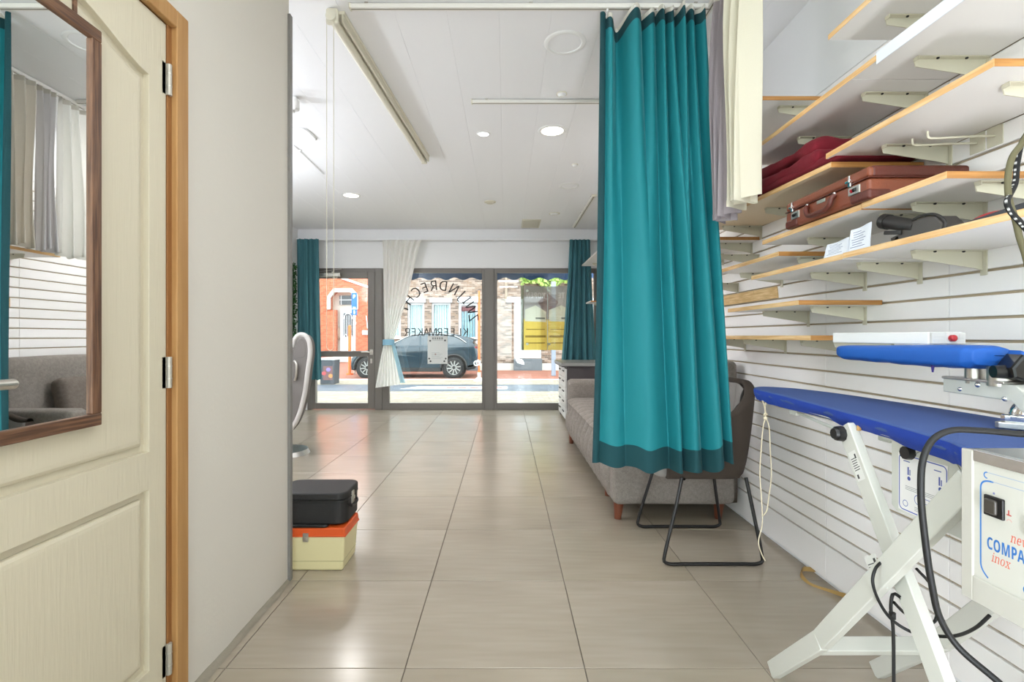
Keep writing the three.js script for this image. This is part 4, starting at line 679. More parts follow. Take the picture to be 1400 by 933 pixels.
{ // white cord hanging from the tip of the board cover
  const t = thing('white_cord', 'white cord knotted and hanging from the tip of the blue ironing board', 'cord', [.99, .86, 1.93]);
  const q = (px, py, d) => V((px - 691) / 687 * d, 1.109 - (py - 460) / 687 * d, d), d = 1.93;
  part(t, 'strand', tube([q(1042, 546, d), q(1046, 560, d), q(1047, 570, d), q(1044, 580, d), q(1041, 610, d), q(1039, 649, d), q(1041, 680, d), q(1042, 717, d), q(1037, 742, d), q(1041, 757, d), q(1046, 767, d)], .0022, 120, 8), m.rope);
  part(t, 'strand', tube([q(1047, 548, d - .005), q(1046, 560, d - .006), q(1047, 571, d - .005), q(1051, 582, d), q(1053, 615, d), q(1054.5, 652, d), q(1051, 680, d), q(1048, 699, d), q(1042, 707, d + .01)], .0022, 120, 8), m.rope);
  part(t, 'knot', [ball(q(1046.5, 572, d - .003), .007, 1.2, 1, 1), new THREE.TorusGeometry(.006, .0025, 8, 16).rotateX(.8).translate(...q(1046.5, 567, d - .003).toArray())], m.rope);
}
{ // sleeve board on its arm
  const t = thing('sleeve_board', 'narrow blue padded sleeve board on a white arm above the ironing board', 'sleeve board', [1.13, .96, 1.3]);
  const secs = [[1.6655, .0004, 1.062, .0004], [1.665, .012, 1.062, .010], [1.655, .03, 1.060, .018], [1.62, .042, 1.058, .022], [1.5, .05, 1.058, .024], [1.38, .055, 1.059, .026], [1.25, .056, 1.060, .028], [1.18, .055, 1.061, .027], [1.156, .045, 1.063, .02], [1.151, .02, 1.065, .01], [1.1505, .0004, 1.065, .0004]];
  const cv = k => { const q = k * (secs.length - 1), i = Math.min(secs.length - 2, Math.floor(q)), f = q - i; return secs[i].map((a, j) => lerp(a, secs[i + 1][j], f)); };
  part(t, 'pad', sheet(32, 80, (u, v) => { const [d, w, y, h] = cv(v), a = u * Math.PI * 2, ca = Math.cos(a), sa = Math.sin(a), pw = x => Math.sign(x) * Math.pow(Math.abs(x), .6); return V(1.12 + w * pw(ca), y + h * pw(sa) - (sa < 0 ? .004 * vn3(d * 30, a * 2, 0) : 0), d); }), m.blueShiny, { label: 'glossy blue padded cover' });
  part(t, 'tie_string', cyl(V(1.08, 1.036, 1.27), V(1.08, 1.018, 1.27), .004, .002, 8), M('#3a2a7a', .7));
  part(t, 'post', [cyl(V(1.135, .995, 1.215), V(1.135, 1.04, 1.215), .019), cyl(V(1.135, .995, 1.15), V(1.135, 1.04, 1.15), .026), B(1.11, 1.17, 1.002, 1.008, 1.12, 1.28, .002)], m.satin);
  part(t, 'arm', [ext([[-1.283, .968], [-1.283, 1.005], [-1.10, 1.002], [-1.04, .955], [-.98, .945], [-.98, .905], [-1.05, .91], [-1.11, .965]], .045, .003).applyMatrix4(new THREE.Matrix4().set(0, 0, -1, 1.165, 0, 1, 0, 0, 1, 0, 0, 0, 0, 0, 0, 1)), B(1.12, 1.165, .868, .93, .98, 1.03, .004)], m.paint, { label: 'white steel arm' });
  for (const [y, d, r] of [[.985, 1.235, .006], [1.0, 1.188, .0075], [.975, 1.125, .006]]) part(t, 'bolt', ball(V(1.119, y - .006, d), r), m.chrome);
}
{ // white switch box lying on the sleeve board
  const t = thing('switch_box', 'long white box with a red push button lying on the sleeve board', 'box', [1.16, 1.087, 1.5]);
  part(t, 'casing', B(1.10, 1.19, 1.0875, 1.120, 1.306, 1.69, .003), m.whitePlastic);
  part(t, 'end_cap', [B(1.1015, 1.1885, 1.0888, 1.1188, 1.297, 1.3065, .002), ...[1.1, 1.109].map(y => B(1.102, 1.135, y, y + .0015, 1.2962, 1.3, .0005)), B(1.136, 1.165, 1.09, 1.1178, 1.2955, 1.3, .001), B(1.17, 1.187, 1.104, 1.1165, 1.2955, 1.3, .001)], m.greyPlastic, { label: 'pale grey end cap' });
  part(t, 'push_button', [cyl(V(1.15, 1.104, 1.297), V(1.15, 1.104, 1.287), .0085, .0085, 24), ball(V(1.15, 1.104, 1.287), .0083, 1, 1, .4)], m.red, { label: 'red button' });
}
{ // steam iron standing on the board
  const t = thing('steam_iron', 'chrome steam iron with black handle and cork grip on the ironing board', 'iron', [1.2, BY, 1.06]);
  const tip = [1.095, 1.12];
  const sole = s => { const c = [[0, 0], [.05, .034], [.11, .052], [.19, .056], [.22, .05], [.22, -.05], [.19, -.056], [.11, -.052], [.05, -.034]].map(([a, b]) => new THREE.Vector3(a * s, b * s, 0)); return new THREE.Shape(new THREE.CatmullRomCurve3(c, true, 'catmullrom', .3).getPoints(60).map(p => new THREE.Vector2(p.x, p.y))); };
  const place = g => g.applyMatrix4(new THREE.Matrix4().set(1, 0, 0, 0, 0, 0, 1, 0, 0, -1, 0, 0, 0, 0, 0, 1)).rotateY(-.25).translate(tip[0], BY, -tip[1]);
  part(t, 'sole_plate', place(new THREE.ExtrudeGeometry(sole(1), { depth: .010, bevelEnabled: true, bevelSize: .003, bevelThickness: .002, bevelSegments: 2 }).translate(0, 0, .003)), m.steel);
  part(t, 'body', [place(new THREE.ExtrudeGeometry(sole(.93), { depth: .010, bevelEnabled: true, bevelSize: .004, bevelThickness: .004, bevelSegments: 3 }).translate(.012, 0, .018)), place(new THREE.SphereGeometry(1, 30, 20).scale(.085, .044, .045).translate(.11, 0, .034))], m.chrome);
  part(t, 'handle_post', place(new THREE.CylinderGeometry(.012, .014, .09, 16).rotateX(Math.PI / 2).translate(.075, 0, .095)), m.black); part(t, 'handle_post', place(new THREE.CylinderGeometry(.012, .014, .09, 16).rotateX(Math.PI / 2).translate(.19, 0, .095)), m.black);
  part(t, 'handle_housing', [place(ext([[-.034, .10], [-.03, .078], [.003, .066], [.03, .078], [.033, .11], [-.013, .13]], .045, .006).rotateX(Math.PI / 2).translate(.045, .0225, .036)), place(new THREE.CylinderGeometry(.014, .016, .03, 18).rotateZ(Math.PI / 2).translate(.008, 0, .126))], m.blackGloss);
  part(t, 'switch_lever', place(ext([[-.014, .127], [.028, .108], [.032, .119], [-.012, .138]], .034, .004).rotateX(Math.PI / 2).translate(.045, .017, .036)), m.blueShiny, { label: 'blue switch lever' });
  part(t, 'grip', [place(new THREE.CapsuleGeometry(.017, .09, 8, 20).rotateZ(Math.PI / 2).translate(.135, 0, .148))], m.cork, { label: 'cork grip' });
  part(t, 'hose_stub', place(new THREE.CylinderGeometry(.016, .02, .09, 16).rotateZ(-.6).rotateX(0).translate(.19, 0, .09)), m.rubber);
}
{ // steam generator hung at the near end of the board
  const x0 = .83, d1 = .911, d0 = .545, y0 = .639, y1 = .909;
  const t = thing('steam_generator', 'white steam generator box with steel top beside the blue ironing board', 'steam generator', [x0 + .13, y0, .73]);
  part(t, 'casing', B(x0 + .0005, x0 + .30, y0, y1 - .004, d0, d1, .008, 3), m.boxPaint);
  part(t, 'flange', [B(x0 - .004, x0 + .004, y0 + .002, y1 - .002, d1 - .022, d1, .002), B(x0 - .004, x0 + .004, y0 + .002, y0 + .047, d0, d1 - .0215, .002)], m.boxPaint);
  part(t, 'steel_top', [B(x0 + .004, x0 + .296, y1 - .006, y1 - .002, d0 + .005, d1 - .003, .001)], m.steel, { label: 'polished steel top' });
  part(t, 'steel_rim', [B(x0 - .0035, x0 + .008, y1 - .021, y1 + .0005, d0, d1 - .022, .002)], m.chrome, { label: 'polished steel rim' });
  const W = d1 - .022 - d0, Hh = y1 - .021 - (y0 + .047);
  const face = canvasTex(1024, Math.round(1024 * Hh / W), (c, w, h) => {
    const s = w / W, X = d => (d1 - .022 - d) * s, Y = y => (y1 - .021 - y) * s; c.fillStyle = '#c6c4ba'; c.fillRect(0, 0, w, h);
    c.strokeStyle = '#2d6fba'; c.lineCap = 'round'; c.lineWidth = .0028 * s; c.beginPath(); c.moveTo(X(.855), Y(.8605)); c.quadraticCurveTo(X(.8767), Y(.861), X(.8767), Y(.845)); c.lineTo(X(.8767), Y(.715)); c.quadraticCurveTo(X(.8767), Y(.703), X(.864), Y(.694)); c.stroke();
    c.lineWidth = .0009 * s; c.strokeStyle = '#8aa0c0'; c.beginPath(); c.moveTo(X(.857), Y(.861)); c.lineTo(X(d0), Y(.861)); c.moveTo(X(.868), Y(.8745)); c.lineTo(X(d0), Y(.8745)); c.stroke();
    c.lineWidth = .002 * s; c.strokeStyle = '#2d6fba'; c.beginPath(); c.arc(X(.8655), Y(.8695), .005 * s, Math.PI * .5, Math.PI * 1.5); c.stroke();
    c.fillStyle = '#2767b0'; c.font = `bold ${.0285 * s}px sans-serif`; c.save(); c.translate(X(.866), Y(.7445)); c.scale(.63, 1); c.fillText('COMPACT', 0, 0); c.restore();
    c.fillStyle = '#d4553c'; c.font = `italic ${.021 * s}px serif`; for (const [w, x, y] of [['new', .826, .771], ['inox', .858, .7255]]) { c.save(); c.translate(X(x), Y(y)); c.scale(.72, 1); c.fillText(w, 0, 0); c.restore(); }
    c.fillStyle = '#b5453c'; c.fillRect(X(.829), Y(.822), .002 * s, .008 * s); c.fillRect(X(.8315), Y(.815), .008 * s, .002 * s); c.strokeStyle = '#d49a90'; c.lineWidth = .0012 * s; c.beginPath(); c.arc(X(.827), Y(.803), .004 * s, 3.4, 6); c.stroke();
    c.fillStyle = '#7d7fae'; c.beginPath(); c.arc(X(.853), Y(.842), .002 * s, 0, 7); c.fill(); c.fillStyle = '#2767b0'; c.beginPath(); c.arc(X(.797), Y(.704), .008 * s, 0, 7); c.fill();
  });
  part(t, 'front_panel', new THREE.PlaneGeometry(W, Hh).rotateY(-Math.PI / 2).translate(x0 - .0008, y0 + .047 + Hh / 2, -(d0 + d1 - .022) / 2), M('#ffffff', .4, { map: face }), { uv: false, label: 'printed front panel' });
  const sw = part(t, 'rocker_switch', B(x0 - .005, x0 + .01, .802, .837, .834, .868, .002), m.black, { label: 'black rocker switch' });
  part(sw, 'rocker', [B(x0 - .009, x0 - .002, .807, .832, .843, .864, .003)], M('#4a453e', .3, { transmission: .2 })); part(sw, 'second_switch_edge', B(x0 - .005, x0 + .01, .79, .82, .78, .80, .002), m.greyPlastic);
}
{ // cables and hoses; points taken in metres
  const q = (px, py, d) => V((px - 691) / 687 * d, 1.109 - (py - 460) / 687 * d, d);
  const g = [q(1480, 597, .80), q(1400, 594, .82), q(1340, 589, .835), q(1300, 589, .845), q(1277, 600, .85), q(1263, 625, .85), q(1259, 670, .85), q(1265, 740, .85), q(1274, 800, .85), q(1285, 845, .85), q(1310, 885, .84), q(1366, 934, .80), q(1420, 985, .76)];
  single('steam_hose', 'thick black steam hose looping over the blue ironing board', 'hose', tube(g, .0052, 200, 12), m.rubber, [.75, .5, .85]);
  const c = [q(1222, 1000, 1.17), q(1222, 930, 1.17), q(1221, 860, 1.17), q(1218, 828, 1.168), q(1222, 812, 1.165), q(1232, 818, 1.15)];
  const c2 = [q(1353, 842, .98), q(1335, 858, 1.0), q(1305, 870, 1.06), q(1280, 870, 1.1), q(1250, 866, 1.13), q(1222, 850, 1.15), q(1203, 825, 1.15), q(1193, 795, 1.15), q(1197, 778, 1.155), q(1208, 766, 1.17)];
  const c3 = [q(1253, 778, 1.22), q(1272, 800, 1.22), q(1281, 830, 1.22), q(1278, 850, 1.22), q(1258, 850, 1.2), q(1236, 838, 1.18), q(1222, 824, 1.17)];
  const t = thing('power_cable', 'thin black power cable looped around the white crossed legs', 'cable', [.9, .4, 1.16]);
  part(t, 'cable', [tube(c, .0036, 50, 8), tube(c2, .0034, 140, 8), tube(c3, .0034, 80, 8)], m.rubber); part(t, 'cable_tie', cyl(q(1220, 838, 1.168), q(1220, 846, 1.168), .007), m.black);
  const u = thing('iron_cord', 'black flecked cord twisted round an olive hose at the right edge', 'cord', [.92, 1.3, .9]);
  const dd = .92;
  part(u, 'olive_hose', tube([q(1420, 150, dd), q(1398, 195, dd), q(1384, 215, dd), q(1378, 245, dd), q(1380, 275, dd), q(1388, 300, dd), q(1394, 325, dd), q(1402, 350, dd), q(1412, 400, dd)], .0052, 90, 12), m.olive, { label: 'olive green hose' });
  part(u, 'flecked_cord', tube([q(1415, 170, dd + .01), q(1398, 193, dd + .01), q(1391, 220, dd + .012), q(1388, 250, dd + .012), q(1380, 268, dd + .0), q(1377, 278, dd - .012), q(1382, 290, dd - .012), q(1393, 302, dd - .01), q(1410, 322, dd)], .0048, 100, 12), m.speck, { uv: false, label: 'black cord with white flecks' });
  single('tan_strap', 'tan strap looped on the floor at the foot of the slatwall', 'strap', [[0, 0], [.004, .0]].map(([a], i) => sheet(60, 3, (s, v) => { const P = [q(1126, 786, 2.34), q(1098, 781, 2.36), q(1094, 790, 2.31), q(1107, 802, 2.23), q(1135, 812, 2.165), q(1155, 819, 2.12), q(1166, 824, 2.10)]; const p = new THREE.CatmullRomCurve3(P).getPoint(s); p.y = .002 + .016 * v + .006 * Math.sin(s * 9) * v + .002; p.x += .008 * v * Math.sin(s * 5) + i * .0015; return p; })), M('#a98850', .7, { side: THREE.DoubleSide }), [1.36, 0, 2.2]);
}
// ---------------------------------------------------------------- left side
{ // cool box with orange lid and the black case on it
  const x0 = -1.095, x1 = -.757, d0 = 2.366, d1 = 2.585;
  const t = thing('cool_box', 'pale yellow cool box with an orange lid behind the wall corner', 'cool box', [(x0 + x1) / 2, 0, 2.47]);
  const tp = (y0, y1, a, b, r) => { const g = B(x0, x1, y0, y1, d0, d1, r, 3), p = g.attributes.position, cx = (x0 + x1) / 2, cz = -(d0 + d1) / 2; for (let i = 0; i < p.count; i++) { const k = lerp(a, b, (p.getY(i) - y0) / (y1 - y0)); p.setX(i, cx + (p.getX(i) - cx) * k); p.setZ(i, cz + (p.getZ(i) - cz) * k); } g.computeVertexNormals(); return g; };
  part(t, 'body', [tp(.0, .165, .93, 1, .012), tp(.004, .05, .93, .955, .012)], m.cream); part(t, 'lid', [tp(.163, .205, 1.02, 1.0, .008), tp(.163, .172, 1.03, 1.03, .003)], m.orange, { label: 'orange lid' });
  part(t, 'groove_line', B(x0 + .008, x1 - .007, .046, .048, d0 + .003, d1 - .006, .0008), M('#b3ab84', .6));
  part(t, 'latch', [B(-.952, -.926, .142, .182, d0 - .008, d0 + .002, .002), B(-.946, -.932, .150, .166, d0 - .013, d0 - .006, .002)], m.satin, { label: 'metal latch' });
  const c = thing('vanity_case', 'black rounded vanity case lying on the orange lid of the cool box', 'case', [-.93, .205, 2.5]);
  const rr = (x0, x1, d0, d1, r, y0, y1, b) => { const s = new THREE.Shape(); s.moveTo(x0 + r, d0); s.lineTo(x1 - r, d0); s.quadraticCurveTo(x1, d0, x1, d0 + r); s.lineTo(x1, d1 - r); s.quadraticCurveTo(x1, d1, x1 - r, d1); s.lineTo(x0 + r, d1); s.quadraticCurveTo(x0, d1, x0, d1 - r); s.lineTo(x0, d0 + r); s.quadraticCurveTo(x0, d0, x0 + r, d0); return new THREE.ExtrudeGeometry(s, { depth: y1 - y0 - 2 * b, bevelEnabled: true, bevelSize: b, bevelThickness: b, bevelSegments: 3, bevelOffset: -b, curveSegments: 12 }).applyMatrix4(new THREE.Matrix4().set(1, 0, 0, 0, 0, 0, 1, y0 + b, 0, -1, 0, 0, 0, 0, 0, 1)); };
  part(c, 'body', rr(-1.10, -.76, 2.385, 2.625, .06, .213, .325, .008), m.blackSoft); part(c, 'lid', rr(-1.102, -.758, 2.383, 2.627, .06, .326, .362, .008), m.blackSoft);
  part(c, 'base', rr(-1.09, -.84, 2.365, 2.60, .02, .205, .219, .004), m.black); part(c, 'piping', rr(-1.104, -.756, 2.381, 2.629, .061, .320, .328, .003), m.black);
  part(c, 'clasp', [B(-.762, -.752, .285, .345, 2.475, 2.505, .002), B(-.758, -.747, .305, .32, 2.478, 2.502, .002)], m.satin, { label: 'metal clasp' });
  part(c, 'handle', tube([V(-.76, .30, 2.43), V(-.748, .285, 2.44), V(-.746, .28, 2.49), V(-.748, .285, 2.54), V(-.76, .30, 2.55)], .006, 30, 8), m.black);
}
{ // reclining chair half hidden by the wall
  const d = 4.5, s = 687 / d, X = px => (px - 691) / s, Y = py => 1.109 - (py - 460) / s;
  const t = thing('reclining_chair', 'pale grey reclining chair half hidden behind the white wall corner', 'chair', [-2.1, 0, d]);
  const O = [[X(394), Y(592)], [X(406), Y(576)], [X(416), Y(545)], [X(422), Y(505)], [X(425), Y(480)], [X(423), Y(466)], [X(418), Y(459)], [X(411), Y(458)], [X(404), Y(465)], [X(401), Y(475)], [X(392), Y(470)], [X(374), Y(500)], [X(366), Y(560)], [X(374), Y(600)]];
  const sm3 = p => new THREE.CatmullRomCurve3(p.map(([a, b]) => new THREE.Vector3(a, b, 0)), true, 'centripetal').getPoints(80).map(q => [q.x, q.y]);
  part(t, 'body', ext(sm3(O), .08, .03).translate(0, 0, -d - .1), m.shellIn);
  part(t, 'shell_rim', tube(O.slice(0, 10).map(([a, b]) => new THREE.Vector3(a - .012, b, -d - .01)), .022, 80, 10), m.shell, { label: 'pale plastic rim' });
  part(t, 'side_shell', ext(sm3([[X(398), Y(590)], [X(408), Y(560)], [X(415), Y(510)], [X(414), Y(492)], [X(402), Y(492)], [X(394), Y(520)], [X(386), Y(570)]]), .02, .008).translate(0, 0, -d - .02), m.shell);
  part(t, 'recline_handle', [tube([V(X(403), Y(494), d - .01), V(X(407), Y(497), d - .03), V(X(407), Y(512), d - .03), V(X(404), Y(520), d - .01)], .012, 20, 8)], m.satin);
  part(t, 'head_rest', ext(sm3([[X(403), Y(490)], [X(405), Y(470)], [X(412), Y(463)], [X(418), Y(468)], [X(418), Y(488)]]), .03, .012).translate(0, 0, -d - .03), m.shellIn);
  part(t, 'foot', [cyl(V(-2.1, 0, d + .25), V(-2.1, .04, d + .25), .24, .22), cyl(V(-2.1, .04, d + .25), V(-2.1, .4, d + .25), .05)], m.steel);
}
{ // artificial hedge panel on the far left wall
  const t = thing('hedge_panel', 'green artificial hedge panel on the left wall beside the window curtain', 'plant', [-3.08, 1.2, 6.9]);
  part(t, 'backing', B(-3.094, -3.08, .3, 2.17, 6.5, 7.3, .002), M('#29451f', .9));
  const leafG = new THREE.PlaneGeometry(.03, .018); const im = new THREE.InstancedMesh(leafG, m.leaf, 5200), mt = new THREE.Matrix4(), e = new THREE.Euler(), qq = new THREE.Quaternion(), col = new THREE.Color();
  for (let k = 0; k < 5200; k++) { e.set(rnd() * 6, rnd() * 6, rnd() * 6); mt.compose(new THREE.Vector3(.012 + rnd() * .04, -.9 + rnd() * 1.86, .38 - rnd() * .79), qq.setFromEuler(e), new THREE.Vector3(1, 1, 1)); im.setMatrixAt(k, mt); col.setHSL(.27 + rnd() * .06, .5, .35 + rnd() * .35); im.setColorAt(k, col); }
  im.name = 'leaves'; im.userData.kind = 'stuff'; shadow(im); t.add(im);
}
// ---------------------------------------------------------------- ceiling
{ // roller blind with its chain
  const a = V(-.835, 2.675, 2.47), b = V(-.715, 2.675, 4.45), up = new THREE.Vector3(0, 1, 0);
  const t = thing('roller_blind', 'long cream roller blind mounted on the ceiling with a hanging chain', 'blind', [-.775, H - .001, 3.46]);
  const sh = (v, x, y) => v.clone().add(new THREE.Vector3(x, y, 0));
  part(t, 'roll', cyl(sh(a, -.012, -.008), sh(b, -.012, -.008), .022, .022, 24), m.ivory); part(t, 'top_rail', bar(sh(a, .018, .026), sh(b, .018, .026), .055, .018, .004, up), m.ivory); part(t, 'valance', bar(sh(a, .034, .004), sh(b, .034, .004), .012, .05, .004, up), m.bracket);
  part(t, 'end_bracket', [B(-.875, -.815, 2.632, H - .001, 2.44, 2.468, .012, 3), cyl(V(-.845, 2.66, 2.425), V(-.845, 2.66, 2.44), .024)], m.ivory); part(t, 'end_bracket', B(-.745, -.695, 2.64, H - .001, 4.45, 4.468, .006), m.ivory);
  for (const x of [-.866, -.832]) part(t, 'chain', cyl(V(x, 1.06, 2.435), V(x, 2.655, 2.435), .0017, .0017, 6), m.bracket);
  part(t, 'chain_loop', tube([V(-.866, 1.062, 2.435), V(-.862, 1.048, 2.435), V(-.849, 1.040, 2.435), V(-.836, 1.048, 2.435), V(-.832, 1.062, 2.435)], .0018, 20, 6), m.bracket);
}
function downlight(name, label, x, d, r, lit, mat) {
  const t = thing(name, label, 'ceiling light', [x, H, d]);
  part(t, 'trim_ring', new THREE.LatheGeometry([[r * .74, .004], [r * .76, -.004], [r * .8, -.008], [r * .95, -.006], [r, -.001], [r, .0]].map(p => new THREE.Vector2(...p)), 48).translate(x, H, -d), m.whitePlastic);
  part(t, 'diffuser', new THREE.CylinderGeometry(r * .76, r * .76, .004, 48).translate(x, H - .001, -d), lit ? mat : m.ceiling);
  if (lit) { const w = r * 1.3, L = new THREE.RectAreaLight(lit[0], lit[1], w, w); L.position.set(x - t.position.x, -.012, 0); L.rotation.x = -Math.PI / 2; L.name = 'lamp_light'; t.add(L); }
}
downlight('ceiling_light', 'large unlit round ceiling light nearest the teal curtain', .325, 2.74, .115);
downlight('ceiling_light', 'large lit round ceiling light giving warm light', .365, 3.91, .112, ['#f6f4f2', SPOT], m.lamp);
downlight('ceiling_light', 'small lit ceiling spot left of the large lit ceiling light', -.173, 3.97, .054, ['#eef5ff', SPOT * 1.4], m.lampWhite);
downlight('ceiling_light', 'lit round ceiling light near the roller blind end, towards the shop door', -1.75, 5.7, .108, ['#f6f4f2', SPOT], m.lamp);
downlight('ceiling_light', 'unlit round ceiling light beyond the lit ones, near the teal curtain edge', .677, 5.34, .108);
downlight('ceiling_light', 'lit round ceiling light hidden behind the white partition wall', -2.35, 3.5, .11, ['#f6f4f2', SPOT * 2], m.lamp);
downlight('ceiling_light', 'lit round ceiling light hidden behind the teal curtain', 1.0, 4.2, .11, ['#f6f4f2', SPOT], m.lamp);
for (const [px, py, r, l] of [[670, 276, .07, 'beige smoke detector on the ceiling towards the window'], [758, 292, .07, 'small white detector on the ceiling close to the window'], [768, 128, .035, 'tiny white sensor on the ceiling behind the cross rail'], [786, 225, .03, 'tiny white ceiling sensor left of the teal curtain edge']]) {
  const d = 1.601 * 687 / (460 - py), x = (px - 691) / 687 * d;
  const t = thing('detector', l, 'detector', [x, H, d]); part(t, 'base', cyl(V(x, H - .006, d), V(x, H, d), r), m.ivory); part(t, 'cap', cyl(V(x, H - .022, d), V(x, H - .005, d), r * .55, r * .85, 28), px === 670 ? m.bracket : m.whitePlastic);
}
{ const d = 7.12, x = .36, t = thing('ceiling_vent', 'beige square ceiling vent close to the pelmet over the windows', 'vent', [x, H, d]);
  part(t, 'frame', [B(x - .13, x + .13, H - .012, H, d - .25, d - .23, .003), B(x - .13, x + .13, H - .012, H, d + .23, d + .25, .003), B(x - .13, x - .11, H - .012, H, d - .23, d + .23, .003), B(x + .11, x + .13, H - .012, H, d - .23, d + .23, .003)], m.ivory);
  part(t, 'backing', B(x - .11, x + .11, H - .003, H, d - .23, d + .23, 0), m.ivory); for (let k = 0; k < 9; k++) part(t, 'louvre', B(x - .11, x + .11, H - .010, H - .007, d - .21 + k * .05, d - .185 + k * .05, .001), m.ivory); }
{ const t = thing('ceiling_cable', 'thin grey cable along the ceiling beside the wall corner', 'cable', [-1.7, H, 4.4]);
  part(t, 'cable', [cyl(V(-1.77, H - .006, 4.2), V(-1.79, H - .006, 4.95), .004, .004, 8)], m.whitePlastic); part(t, 'clip', B(-1.79, -1.75, H - .013, H, 4.3, 4.32, .003), m.whitePlastic);
  const u = thing('ceiling_conduit', 'short bent grey conduit on the ceiling by the wall corner', 'conduit', [-1.6, H, 3.9]);
  part(u, 'run', [tube([V(-1.75, H - .008, 3.86), V(-1.56, H - .008, 3.86), V(-1.545, H - .008, 3.87), V(-1.53, H - .008, 4.06)], .0055, 40, 8)], m.whitePlastic); part(u, 'end', ball(V(-1.53, H - .008, 4.06), .009), m.satin);
  const v = thing('ceiling_block', 'white block under the ceiling at the wall corner', 'bracket', [-1.42, H, 3.36]);
  part(v, 'block', B(-1.56, -1.385, H - .09, H - .001, 3.33, 3.40, .02, 3), m.whitePlastic); part(v, 'cover', B(-1.55, -1.42, H - .10, H - .085, 3.34, 3.39, .006), m.whitePlastic); }
for (const [x, d, l] of [[.1, .75, 'square LED ceiling panel above the camera'], [.1, -.9, 'square LED ceiling panel behind the camera']]) {
  const t = thing('led_panel', l, 'ceiling light', [x, H, d]);
  part(t, 'frame', [B(x - .31, x + .31, H - .012, H, d - .31, d - .295, .002), B(x - .31, x + .31, H - .012, H, d + .295, d + .31, .002), B(x - .31, x - .295, H - .012, H, d - .295, d + .295, .002), B(x + .295, x + .31, H - .012, H, d - .295, d + .295, .002)], m.whitePlastic);
  part(t, 'diffuser', B(x - .296, x + .296, H - .006, H - .001, d - .296, d + .296, 0), m.lampWhite);
  const L = new THREE.RectAreaLight('#eef4ff', PANEL, .58, .58); L.position.set(0, -.014, 0); L.rotation.x = -Math.PI / 2; L.name = 'panel_light'; t.add(L);
}
for (const [x, d, l, k] of [[-2.85, 2.9, 'standing uplighter behind the white partition wall', 1], [-2.9, 4.1, 'standing uplighter beside the reclining chair, out of sight behind the partition wall', .7]]) {
  const t = thing('floor_lamp', l, 'lamp', [x, 0, d]);
  part(t, 'base', cyl(V(x, 0, d), V(x, .025, d), .14, .13, 32), m.satin); part(t, 'pole', cyl(V(x, .02, d), V(x, 1.75, d), .013), m.satin);
  part(t, 'lamp_shade', new THREE.LatheGeometry([[.015, 1.74], [.06, 1.75], [.13, 1.80], [.16, 1.86], [.155, 1.86], [.125, 1.806], [.055, 1.758], [.015, 1.75]].map(p => new THREE.Vector2(...p)), 40).translate(x, 0, -d), m.satin);
  part(t, 'bulb', new THREE.CylinderGeometry(.11, .11, .006, 32).translate(x, 1.825, -d), m.lampWhite);
  const L = new THREE.RectAreaLight('#eef5ff', UPLIGHT * k, .17, .17); L.position.set(0, 1.845, 0); L.rotation.x = Math.PI / 2; L.name = 'uplight'; t.add(L);
}
{ // low floor spotlight behind the camera, aimed up at the shelves
  const x = .45, d = -.45, t = thing('floor_spotlight', 'low floor spotlight in the back room behind the camera', 'lamp', [x, 0, d]);
  const dir = new THREE.Vector3(.42, .8, -.42).normalize(), c = V(x, .32, d), q = new THREE.Quaternion().setFromUnitVectors(new THREE.Vector3(0, 1, 0), dir), at = g => g.applyQuaternion(q).translate(c.x, c.y, c.z);
  part(t, 'base', cyl(V(x, 0, d), V(x, .02, d), .12, .11, 32), m.black); part(t, 'stem', cyl(V(x, .02, d), V(x, .22, d), .012), m.black);
  part(t, 'housing', at(new THREE.CylinderGeometry(.17, .1, .16, 36, 1).translate(0, -.085, 0)), m.black); part(t, 'bulb', at(new THREE.CylinderGeometry(.155, .155, .006, 36).translate(0, .0, 0)), m.lampWhite);
  const L = new THREE.RectAreaLight('#f2f5ff', FLOORSPOT, .25, .25); L.position.set(0, .32, 0).addScaledVector(dir, .012); L.quaternion.setFromUnitVectors(new THREE.Vector3(0, 0, -1), dir); L.name = 'spotlight'; t.add(L);
}
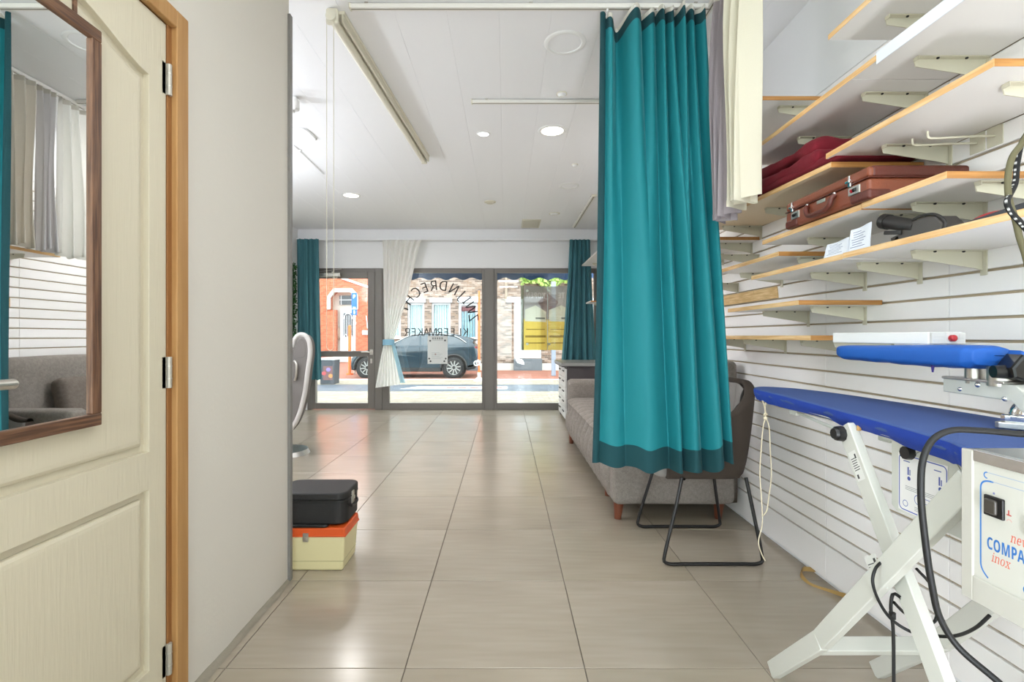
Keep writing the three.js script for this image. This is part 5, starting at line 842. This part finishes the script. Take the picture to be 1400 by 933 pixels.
// ---------------------------------------------------------------- lettering and signs on the window
{
  const font = await new FontLoader().loadAsync('fonts/droid/droid_sans_regular.typeface.json');
  const t = thing('window_lettering', 'dark adhesive lettering on the shop window, seen from behind', 'lettering', [-1.03, 1.33, 7.62]);
  const ink = M('#0d0d0d', .6), glyph = (ch, h, a, r, cx, cy, nm) => { const g = new TextGeometry(ch, { font, size: h, depth: .0012, curveSegments: 5 }); g.computeBoundingBox(); const b = g.boundingBox; g.translate(-(b.min.x + b.max.x) / 2, r, 0).rotateZ(a).rotateY(Math.PI).translate(cx, cy, -7.618); part(t, nm, g, ink); };
  // read from the street, so mirrored in here: angles run clockwise for the outside reader
  [...'ZWIJNDRECHT'].forEach((ch, i) => { const a = [6, 21.5, 36, 46, 63, 81, 96.5, 111, 126, 143, 158][i] * Math.PI / 180; glyph(ch, .152, Math.PI / 2 - a, .475, -1.03, 1.332, 'letter'); });
  [...'KLEERMAKER'].forEach((ch, i) => glyph(ch, .118, 0, 0, -.605 - i * .0985, 1.115, 'letter'));
  const n = thing('window_notice', 'white printed notice stuck on the middle shop window', 'notice', [-1.03, .9, 7.61]);
  const nt = canvasTex(300, 420, (c, w, h) => { c.fillStyle = '#d9dbd8'; c.fillRect(0, 0, w, h); c.fillStyle = '#8a8e8c'; for (let k = 0; k < 5; k++) c.fillRect(70 + k * 34, 22, 22, 30); c.fillRect(70, 60, 160, 5); c.fillStyle = '#b9bdbb'; for (let k = 0; k < 6; k++) c.fillRect(60, 250 + k * 18, 120 + (k * 41) % 60, 6); c.fillStyle = '#a58f86'; c.beginPath(); c.arc(118, 275, 12, 0, 7); c.fill(); });
  part(n, 'sheet', B(-1.18, -.877, .69, 1.115, 7.6165, 7.6185, 0), M('#d6d8d5', .7)); part(n, 'print', new THREE.PlaneGeometry(.303, .425).translate(-1.0285, .9025, -7.616), M('#ffffff', .7, { map: nt }), { uv: false });
  for (const [x, y] of [[-1.14, 1.04], [-.915, 1.045], [-1.155, .77], [-1.135, .73], [-.905, .77], [-.925, .73]]) part(n, 'pad', cyl(V(x, y, 7.617), V(x, y, 7.612), .014, .014, 14), M('#4a4b49', .6));
  const sg = thing('sale_board', 'grey and yellow folded sale board with a house shape outside the right window', 'sign board', [.4, 1.2, 7.9]);
  const bt = (l, w0) => canvasTex(384, 768, (c, w, h) => { c.fillStyle = '#b4aeaa'; c.fillRect(0, 0, w, h); c.fillStyle = '#e6c862'; c.fillRect(0, h * .52, w, h); c.fillStyle = '#94827f'; c.beginPath(); c.moveTo(w0 ? w : 0, h * .1); c.lineTo(w0 ? w * .6 : w * .4, h * .25); c.lineTo(w0 ? w : 0, h * .52); c.fill(); c.fillStyle = '#dcd9c4'; c.beginPath(); c.moveTo(w * .05, h * .37); c.lineTo(w * .5, h * .30); c.lineTo(w * .95, h * .40); c.lineTo(w * .95, h * .56); c.lineTo(w * .05, h * .55); c.fill(); c.fillStyle = '#d2cecb'; c.font = 'bold 96px sans-serif'; c.textAlign = 'center'; c.save(); c.translate(w, 0); c.scale(-1, 1); c.fillText(l, w / 2, h * .19); c.restore(); c.fillStyle = '#9a7d36'; c.fillRect(w * .1, h * .67, w * .8, 10); c.fillRect(w * .06, h * .77, w * .88, 26); c.fillRect(w * .1, h * .88, w * .8, 14); c.fillStyle = '#7b7a70'; c.fillRect(w * .5, h * .49, w * .4, 20); });
  const dd = 7.88, X = px => (px - 691) / 687 * dd, y0 = 1.109 - 19 / 687 * dd, y1 = 1.109 + 69 / 687 * dd;
  const panel = (xa, da, xb, db, tx, nm) => part(sg, nm, sheet(1, 1, (u, v) => V(lerp(xa, xb, u), lerp(y0, y1, v), lerp(da, db, u))), M('#ffffff', .5, { map: tx, transmission: .5, thickness: 0, side: THREE.DoubleSide }), { uv: false });
  panel(X(716), dd - .02, X(749), dd + .10, bt('KOPEN', 1), 'panel'); panel(X(749.5), dd + .10, X(786), dd - .02, bt('TE', 0), 'panel');
  for (const [px, py] of [[720, y0 + .1], [720, y1 - .1], [749, y0 + .1], [749, y1 - .1]]) part(sg, 'mount', [cyl(V(X(px), py, 7.622), V(X(px), py, px > 740 ? dd + .09 : dd - .02), .008, .008, 10), cyl(V(X(px), py, 7.6215), V(X(px), py, 7.63), .02, .02, 14)], m.satin);
  part(sg, 'edge_flange', B(X(712), X(716), y0, y1, dd - .03, dd - .015, .002), M('#8a8466', .6)); part(sg, 'fold_bar', cyl(V(X(749.3), y0, dd + .1), V(X(749.3), y1, dd + .1), .006), m.pvc);
}
scene.traverse(o => { if (o.isLight) o.castShadow = true; });
renderer.render(scene, camera);
